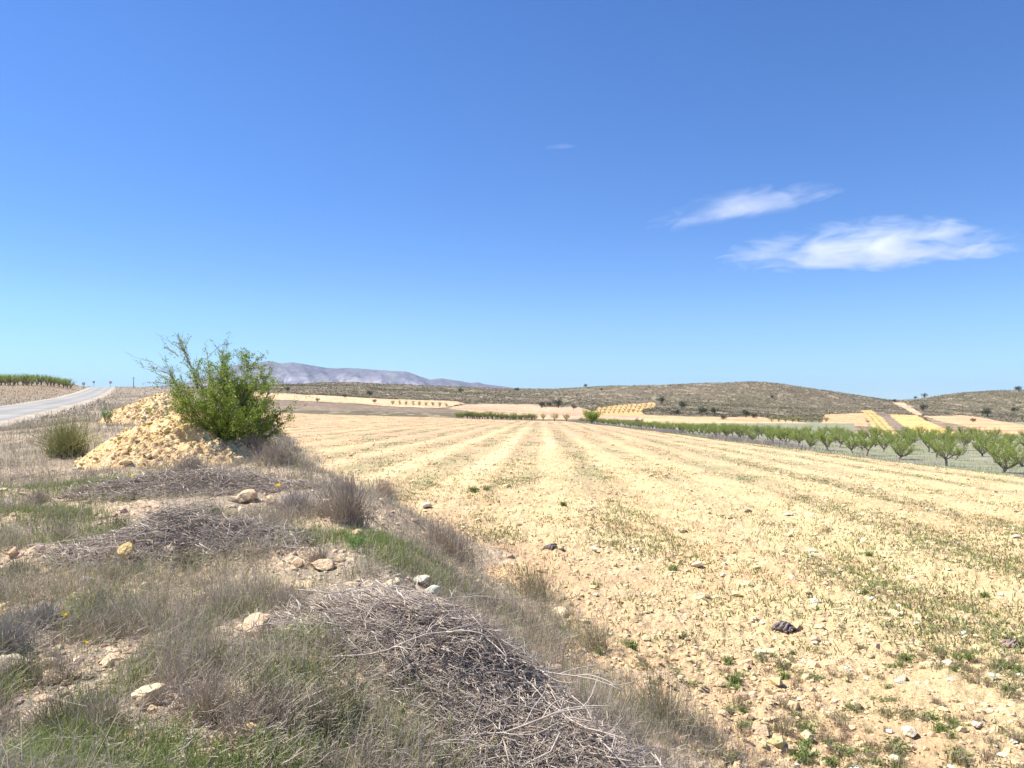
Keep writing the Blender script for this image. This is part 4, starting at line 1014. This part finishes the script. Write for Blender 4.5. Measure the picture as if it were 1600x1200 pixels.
stalk_shrub('dry_shrub', 435, 724, 110, 42, 'wide grey dry shrub to the right of the green bush', greyc, 3, 560, .008, .4)
stalk_shrub('dry_shrub', 395, 712, 60, 40, 'low dark dry shrub under the right side of the green bush', [(.36, .30, .25), (.40, .34, .28)], 4, 380, .009, .4)
stalk_shrub('dry_shrub', 300, 742, 80, 42, 'grey dry shrub in front of the yellow soil heap', greyc, 5, 350, .008, .4)
stalk_shrub('dry_shrub', 330, 1110, 220, 100, 'tall straw and grey dry grass clump in the middle of the verge foreground', greyc + straw, 6, 420, .0028, .5)
stalk_shrub('dry_shrub', 700, 870, 150, 62, 'spreading grey brown dry shrub between green grass and the field', greyc + straw, 7, 600, .005, .5)
stalk_shrub('dry_shrub', 835, 935, 130, 60, 'olive dry grass clump at the field edge behind the wide brush heap', [(.46, .40, .28), (.34, .34, .18), (.54, .46, .35)], 8, 420, .0042, .4)
stalk_shrub('dry_shrub', 930, 1010, 90, 60, 'olive grass clump right of the wide brush heap', [(.46, .40, .28), (.34, .34, .18), (.54, .46, .35)], 9, 320, .0036, .5)
stalk_shrub('dry_shrub', 1030, 1130, 130, 100, 'grey green grass clump on the field edge beside the nearest heap', [(.46, .40, .28), (.34, .35, .18), (.54, .46, .35)], 10, 450, .003, .5)
stalk_shrub('dry_shrub', 75, 975, 80, 60, 'bluish grey dry shrub near the left edge', [(.40, .37, .35), (.48, .44, .40)], 11, 360, .0035, .4)
stalk_shrub('dry_shrub', 20, 1020, 90, 80, 'grey twiggy shrub cut by the left edge', [(.40, .37, .35), (.48, .44, .40)], 12, 320, .0035, .4)
stalk_shrub('dry_shrub', 465, 800, 80, 40, 'pale grey matted shrub between the tan soil lump and the tall dry shrub', [(.48, .42, .38), (.42, .37, .34)], 13, 600, .006, .6)
stalk_shrub('dry_shrub', 500, 1120, 150, 70, 'broad pale straw clump left of the nearest brush heap', straw + greyc, 14, 450, .003, .6)
stalk_shrub('dry_shrub', 600, 780, 70, 36, 'small reddish grey shrub at the field edge beyond the tall dry shrub', greyc, 15, 500, .006, .4)
g = random.Random(5)
for k in range(46):
    px, py = g.uniform(-20, 560), g.uniform(760, 1160)
    x, y, z = pick(px, py)
    if float(verge_w(np.array([x]), np.array([y]))[0]) > .4 or float(heap_w(np.array([x]), np.array([y]))[0]) > .2: continue
    ww = 330 / y
    o = stalk_shrub('grass_tussock', px, py, ww, ww * .75, 'dry straw tussock among the grass of the near verge', straw + greyc if k % 3 else [(.22, .26, .09), (.3, .3, .15), (.36, .32, .2)], 30 + k, 220, .003 * max(1, y / 5), .5, 'grass tussock')
    o['group'] = 'tussocks on the near verge'

# sapling by the left verge
x, y, z = pick(167, 664, 12); b_ = bush('sapling', 'small bright green sapling on the verge left of the soil heap', x, y, .33 * y / 22, [(.12, .24, .04), (.16, .29, .05)], 1310, 700, .09, z, 1.15)
x, y, z = pick(560, 862, 5); b_ = bush('leafy_weed', 'bright leafy green weed in the lush grass by the orange clod', x, y, .13, [(.16, .30, .06), (.2, .34, .08)], 1311, 300, .22, z, .9); b_['category'] = 'weed'

# yellow flowers: stem + head
def flower(px, py, lab, seed, s=1.0):
    x, y, z = pick(px, py + 12); g = np.random.default_rng(seed)
    r = bpy.data.objects.new('yellow_flower', None); r.empty_display_size = .05; COL.objects.link(r); r.location = (x, y, z); r['label'] = lab; r['category'] = 'flower'
    V, q, cap = tubes(np.array([[[0, 0, -.02], [.004, 0, .04], [.01, .003, .085], [.008, .0, .125]]]), np.full((1, 4), .0016), 5)
    link('stem', mesh_from('stem', V, [q, cap], M_grass, np.tile(np.array([[.16, .22, .07]]), (len(V), 1))), r)
    n = 34; a = np.arange(n) * 2.4; rr_ = .006 + .014 * np.sqrt(np.arange(n) / n); P = np.stack([.008 + rr_ * np.cos(a) * .5, rr_ * np.sin(a) * .5, .128 + .004 * (1 - np.arange(n) / n)], 1)
    d = np.stack([np.cos(a), np.sin(a), np.full(n, .35)], 1) * rr_[:, None]; e = np.stack([-np.sin(a), np.cos(a), 0 * a], 1) * .0028
    Vh = np.stack([P - e * .4, P + d - e, P + d * 1.1, P + d + e, P + e * .4], 1).reshape(-1, 3); b = np.arange(n) * 5
    link('flower_head', mesh_from('flower_head', Vh, [np.stack([b, b + 1, b + 2, b + 3, b + 4], 1)], M_leaf, np.tile(np.array([[.85, .62, .01]]), (len(Vh), 1))), r); r.scale = (s * .55, s * .55, s * .75); r.rotation_euler = (.7, 0, seed)
flower(92, 967, 'yellow flower standing near the left edge above the bare soil', 1, 1.3)
flower(112, 1020, 'yellow flower just right of the small tan clod', 2, 1.2)
flower(143, 1131, 'small orange yellow flower in the grass near the bottom left', 3, 1.0)
for i, (px, py) in enumerate([(8, 951), (18, 955), (26, 952), (3, 958)]): flower(px, py, 'tiny pale yellow blossom in the patch at the left edge', 4 + i, .9)
for i, (px, py) in enumerate([(425, 767), (441, 766), (224, 750)]): flower(px, py, ['small yellow flower left of its neighbour by the farther heap', 'small yellow flower right of its neighbour by the farther heap', 'small yellow flower in front of the soil heap'][i], 9 + i, 2.0)
for o in [o for o in COL.objects if o.get('label') == 'tiny pale yellow blossom in the patch at the left edge']: o['group'] = 'blossoms at the left edge'

# old vine stump in the bottom left, dried thistle and stumps in the field
def stump(name, px, py, wpx, col, lab, seed, cat, strands=26, grp=None):
    x, y, z = pick(px, py); R = wpx / F * y / 2; g = np.random.default_rng(seed); K = 7; n = strands
    a = g.normal(.9, .25, n); t = np.linspace(-1, 1, K)[None]
    off = g.normal(0, .32, (n, 1)); hh2 = np.sqrt(np.clip(1 - off ** 2 - t ** 2 * .8, .02, 1))
    path = np.stack([t * np.cos(a)[:, None] * R - off * R * .7, t * np.sin(a)[:, None] * R * .6 + off * R * .5, hh2 * R * .75 * g.uniform(.5, 1, (n, 1)) - R * .1], -1) + g.normal(0, R * .04, (n, K, 3))
    V, q, cap = tubes(path, g.uniform(.05, .15, (n, 1)) * R * np.linspace(1.1, .5, K)[None], 6)
    c = np.array(col)[None] * (1 + g.normal(0, .15, (n, 1)))
    o = link(name, mesh_from(name, V, [q, cap], M_bark, np.repeat(np.clip(c, .02, .7), K * 6, 0), True), None, (x, y, z), label=lab, category=cat)
    if grp: o['group'] = grp
stump('vine_stump', 95, 1172, 50, (.33, .25, .22), 'weathered reddish vine stump with peeling bark at the bottom left', 1, 'stump')
stump('dried_thistle', 1223, 982, 34, (.20, .16, .15), 'dark dried thistle below the bright white stone in the field', 2, 'thistle', 40)
stump('vine_stump', 1168, 800, 12, (.17, .14, .13), 'tiny dark vine stump in the middle of the field', 3, 'stump')
stump('vine_stump', 1068, 832, 13, (.19, .16, .15), 'tiny dark vine stump left of the middle of the field', 4, 'stump')
stump('vine_stump', 1585, 800, 8, (.24, .16, .13), 'tiny reddish vine stump near the right edge of the field', 5, 'stump')
stump('vine_stump', 1575, 1008, 34, (.33, .24, .20), 'flattened reddish dry weed mass near the right edge of the field', 6, 'dry weed')
stump('vine_stump', 863, 858, 26, (.22, .18, .17), 'dark bit of dead wood lying in the shrubs at the field edge', 7, 'dead wood')

# ------------------------------------------------------------------ road signs and pole
def flat_mat(name, col, rough=.5, metal=0):
    m = bpy.data.materials.new(name); m.use_nodes = True; n = m.node_tree; p = n.nodes['Principled BSDF']
    p.inputs['Roughness'].default_value = rough; p.inputs['Metallic'].default_value = metal
    nz = n.nodes.new('ShaderNodeTexNoise'); nz.inputs['Scale'].default_value = 6; rp = n.nodes.new('ShaderNodeValToRGB')
    rp.color_ramp.elements[0].color = (*[c * .85 for c in col], 1); rp.color_ramp.elements[1].color = (*col, 1)
    n.links.new(nz.outputs['Fac'], rp.inputs[0]); n.links.new(rp.outputs[0], p.inputs['Base Color']); return m
M_white, M_red, M_post, M_grey, M_wood = flat_mat('sign_white', (.8, .8, .78)), flat_mat('sign_red', (.62, .05, .04)), flat_mat('galvanised_post', (.42, .43, .43), .5, .6), flat_mat('sign_grey_back', (.36, .37, .38)), flat_mat('weathered_pole', (.24, .2, .16), .9)
def disc(name, r0, r1, y0, y1, mat, parent, z):
    n = 40; a = np.arange(n) * 2 * np.pi / n; V = []
    for (r, y) in ((r1, y0), (r1, y1), (max(r0, .0), y1), (max(r0, .0), y0)): V += [(r * math.cos(t), y, z + r * math.sin(t)) for t in a]
    f = []
    j = np.arange(n); j2 = (j + 1) % n
    for k in range(4 if r0 > 0 else 1):
        k2 = (k + 1) % 4; f.append(np.stack([k * n + j, k2 * n + j, k2 * n + j2, k * n + j2], 1))
    if r0 <= 0:
        V = V[:2 * n]; f = [np.stack([j, n + j, n + j2, j2], 1)]; caps = [np.array([list(range(n))]), np.array([list(range(2 * n - 1, n - 1, -1))])]; f += caps
    return link(name, mesh_from(name, np.array(V), f, mat), parent)
def round_sign(px, Y, side, lab):
    x = (px - 800) / F * Y; z = float(H(np.array([x]), np.array([Y]), False)[0])
    r = bpy.data.objects.new('road_sign', None); r.empty_display_size = .4; COL.objects.link(r); r.location = (x, Y, z); r['label'] = lab; r['category'] = 'road sign'
    V, q, cap = tubes(np.array([[[0, .05, -.3], [0, .05, .8], [0, .05, 1.5]]]), np.full((1, 3), .04), 8); link('post', mesh_from('post', V, [q, cap], M_post), r)
    disc('sign_plate', 0, .33, .0, .012, M_grey, r, 1.25); disc('white_face', 0, .25, -.004, -.001, M_white, r, 1.25); disc('red_ring', .24, .33, -.008, -.003, M_red, r, 1.25)
    r.rotation_euler = (0, 0, math.radians(20))
round_sign(130.5, 172, 1, 'round white sign with red ring left of the road crest'); round_sign(172.5, 196, 1, 'round white sign with red ring right of the road crest')
x = (151.5 - 800) / F * 214; z = float(H(np.array([x]), np.array([214.]), False)[0])
r = bpy.data.objects.new('road_sign', None); COL.objects.link(r); r.location = (x - 2, 216, z); r['label'] = 'distant grey sign seen over the road crest'; r['category'] = 'road sign'
V, q, cap = tubes(np.array([[[0, .05, -.3], [0, .05, .8], [0, .05, 1.6]]]), np.full((1, 3), .05), 8); link('post', mesh_from('post', V, [q, cap], M_post), r)
tv = np.array([[-.45, 0, 1.75], [.45, 0, 1.75], [0, 0, 1.0], [-.45, .02, 1.75], [.45, .02, 1.75], [0, .02, 1.0]])
link('sign_plate', mesh_from('sign_plate', tv, [np.array([[0, 1, 2], [5, 4, 3]]), np.array([[0, 3, 4, 1], [1, 4, 5, 2], [2, 5, 3, 0]])], M_grey), r)
x = (208.5 - 800) / F * 330; z = float(H(np.array([x]), np.array([330.]), False)[0])
V, q, cap = tubes(np.array([[[0, 0, -1], [0, 0, 3.0], [.02, 0, 5.9]]]), np.array([[.16, .14, .11]]), 10)
pr = link('utility_pole', None, None, (x, 330, z), label='thin wooden utility pole on the horizon right of the road', category='pole')
link('pole', mesh_from('pole', V, [q, cap], M_wood), pr)
V, q, cap = tubes(np.array([[[-.6, 0, 5.5], [0, 0, 5.55], [.6, 0, 5.5]]]), np.full((1, 3), .06), 6); link('crossarm', mesh_from('crossarm', V, [q, cap], M_wood), pr)

# ------------------------------------------------------------------ clouds (volumes above the haze)
def cloud(name, lab, px, py, Y0, wpx, hpx, tilt, seed, dens, thick=260):
    x = (px - 800) / F * Y0; z = EYE + (HZ - py) / F * Y0; rx = wpx / F * Y0 / 2; rz = hpx / F * Y0 / 2
    V = IC3_V * np.array([rx, thick, rz]); c_, s2 = math.cos(tilt), math.sin(tilt)
    V = np.stack([V[:, 0] * c_ - V[:, 2] * s2, V[:, 1], V[:, 0] * s2 + V[:, 2] * c_], 1)
    m = bpy.data.materials.new('cloud_vapour'); m.use_nodes = True; n = m.node_tree; n.nodes.clear(); L = n.links.new
    out = n.nodes.new('ShaderNodeOutputMaterial'); vol = n.nodes.new('ShaderNodeVolumePrincipled'); tc = n.nodes.new('ShaderNodeTexCoord')
    vol.inputs['Color'].default_value = (1, 1, 1, 1); vol.inputs['Anisotropy'].default_value = .2
    mp2 = n.nodes.new('ShaderNodeMapping'); mp2.inputs['Rotation'].default_value = (0, tilt, 0); L(tc.outputs['Object'], mp2.inputs['Vector'])
    sep = n.nodes.new('ShaderNodeVectorMath'); sep.operation = 'DIVIDE'; sep.inputs[1].default_value = (rx, thick, rz); sp = n.nodes.new('ShaderNodeSeparateXYZ'); L(mp2.outputs[0], sp.inputs[0])            # flatter underside
    hi_ = n.nodes.new('ShaderNodeMath'); hi_.operation = 'MAXIMUM'; hi_.inputs[1].default_value = 0; L(sp.outputs[2], hi_.inputs[0])
    lo_ = n.nodes.new('ShaderNodeMath'); lo_.operation = 'MINIMUM'; lo_.inputs[1].default_value = 0; L(sp.outputs[2], lo_.inputs[0])
    sm_ = n.nodes.new('ShaderNodeMath'); sm_.operation = 'MULTIPLY_ADD'; sm_.inputs[1].default_value = 2.6; L(lo_.outputs[0], sm_.inputs[0]); L(hi_.outputs[0], sm_.inputs[2])
    cb_ = n.nodes.new('ShaderNodeCombineXYZ'); L(sp.outputs[0], cb_.inputs[0]); L(sp.outputs[1], cb_.inputs[1]); L(sm_.outputs[0], cb_.inputs[2])
    L(cb_.outputs[0], sep.inputs[0])
    ln = n.nodes.new('ShaderNodeVectorMath'); ln.operation = 'LENGTH'; L(sep.outputs[0], ln.inputs[0])
    sc2 = n.nodes.new('ShaderNodeMapping'); sc2.inputs['Scale'].default_value = (1 / 330, 1 / 200, 1 / 95); sc2.inputs['Location'].default_value = (seed * 3.1, seed, 0); L(mp2.outputs[0], sc2.inputs['Vector'])
    nz = n.nodes.new('ShaderNodeTexNoise'); nz.inputs['Scale'].default_value = 1; nz.inputs['Detail'].default_value = 10; nz.inputs['Roughness'].default_value = .66; nz.inputs['Distortion'].default_value = .8; L(sc2.outputs[0], nz.inputs['Vector'])
    a = n.nodes.new('ShaderNodeMath'); a.operation = 'SUBTRACT'; a.inputs[0].default_value = 1.0; L(ln.outputs['Value'], a.inputs[1])
    b = n.nodes.new('ShaderNodeMath'); b.operation = 'MULTIPLY_ADD'; b.inputs[1].default_value = 1.0; b.inputs[2].default_value = 0; L(a.outputs[0], b.inputs[0])
    c = n.nodes.new('ShaderNodeMath'); c.operation = 'MULTIPLY_ADD'; c.inputs[1].default_value = 2.6; c.inputs[2].default_value = -1.42; L(nz.outputs['Fac'], c.inputs[0])
    d2 = n.nodes.new('ShaderNodeMath'); d2.operation = 'ADD'; L(b.outputs[0], d2.inputs[0]); L(c.outputs[0], d2.inputs[1])
    e2 = n.nodes.new('ShaderNodeMath'); e2.operation = 'MULTIPLY'; e2.use_clamp = True; e2.inputs[1].default_value = 1.4; L(d2.outputs[0], e2.inputs[0])
    f2 = n.nodes.new('ShaderNodeMath'); f2.operation = 'MULTIPLY'; f2.inputs[1].default_value = dens; L(e2.outputs[0], f2.inputs[0]); L(f2.outputs[0], vol.inputs['Density'])
    L(vol.outputs[0], out.inputs['Volume'])
    o = link(name, mesh_from(name, V, [IC3_F], m), None, (x, Y0, z), label=lab, category='cloud', kind='thing'); return o
cloud('cloud', 'large white wispy cloud at the right of the sky', 1365, 398, 6000, 500, 124, .06, 1, .0036)
cloud('cloud', 'smaller thin slanting cloud up and left of the large one', 1165, 326, 6200, 320, 70, .17, 2, .0018)
cloud('cloud', 'faint tiny wisp of cloud high in the middle sky', 878, 227, 6500, 60, 12, .05, 3, .0012, 60)
for o in COL.objects:
    if o.name.startswith('cloud'):
        for mm in o.data.materials: mm.cycles.volume_step_rate = 1.0 if hasattr(mm.cycles, 'volume_step_rate') else 1.0

# ------------------------------------------------------------------ haze
hz0, hz1 = float(min(GV[:, 2].min(), ZM.min())) - 1.5, 470.
L_ = 17500.
hv = np.array([(sx * L_, sy * L_, z) for z in (hz0, hz1) for sx, sy in ((-1, -1), (1, -1), (1, 1), (-1, 1))])
mh = bpy.data.materials.new('haze_air'); mh.use_nodes = True; n = mh.node_tree; n.nodes.clear()
out = n.nodes.new('ShaderNodeOutputMaterial'); vol = n.nodes.new('ShaderNodeVolumePrincipled')
vol.inputs['Color'].default_value = (.42, .62, 1.0, 1); vol.inputs['Density'].default_value = 3.4e-5; vol.inputs['Anisotropy'].default_value = 0
n.links.new(vol.outputs[0], out.inputs['Volume'])
link('haze', mesh_from('haze', hv, [np.array([[3, 2, 1, 0], [4, 5, 6, 7], [0, 1, 5, 4], [1, 2, 6, 5], [2, 3, 7, 6], [3, 0, 4, 7]])], mh), kind='stuff')
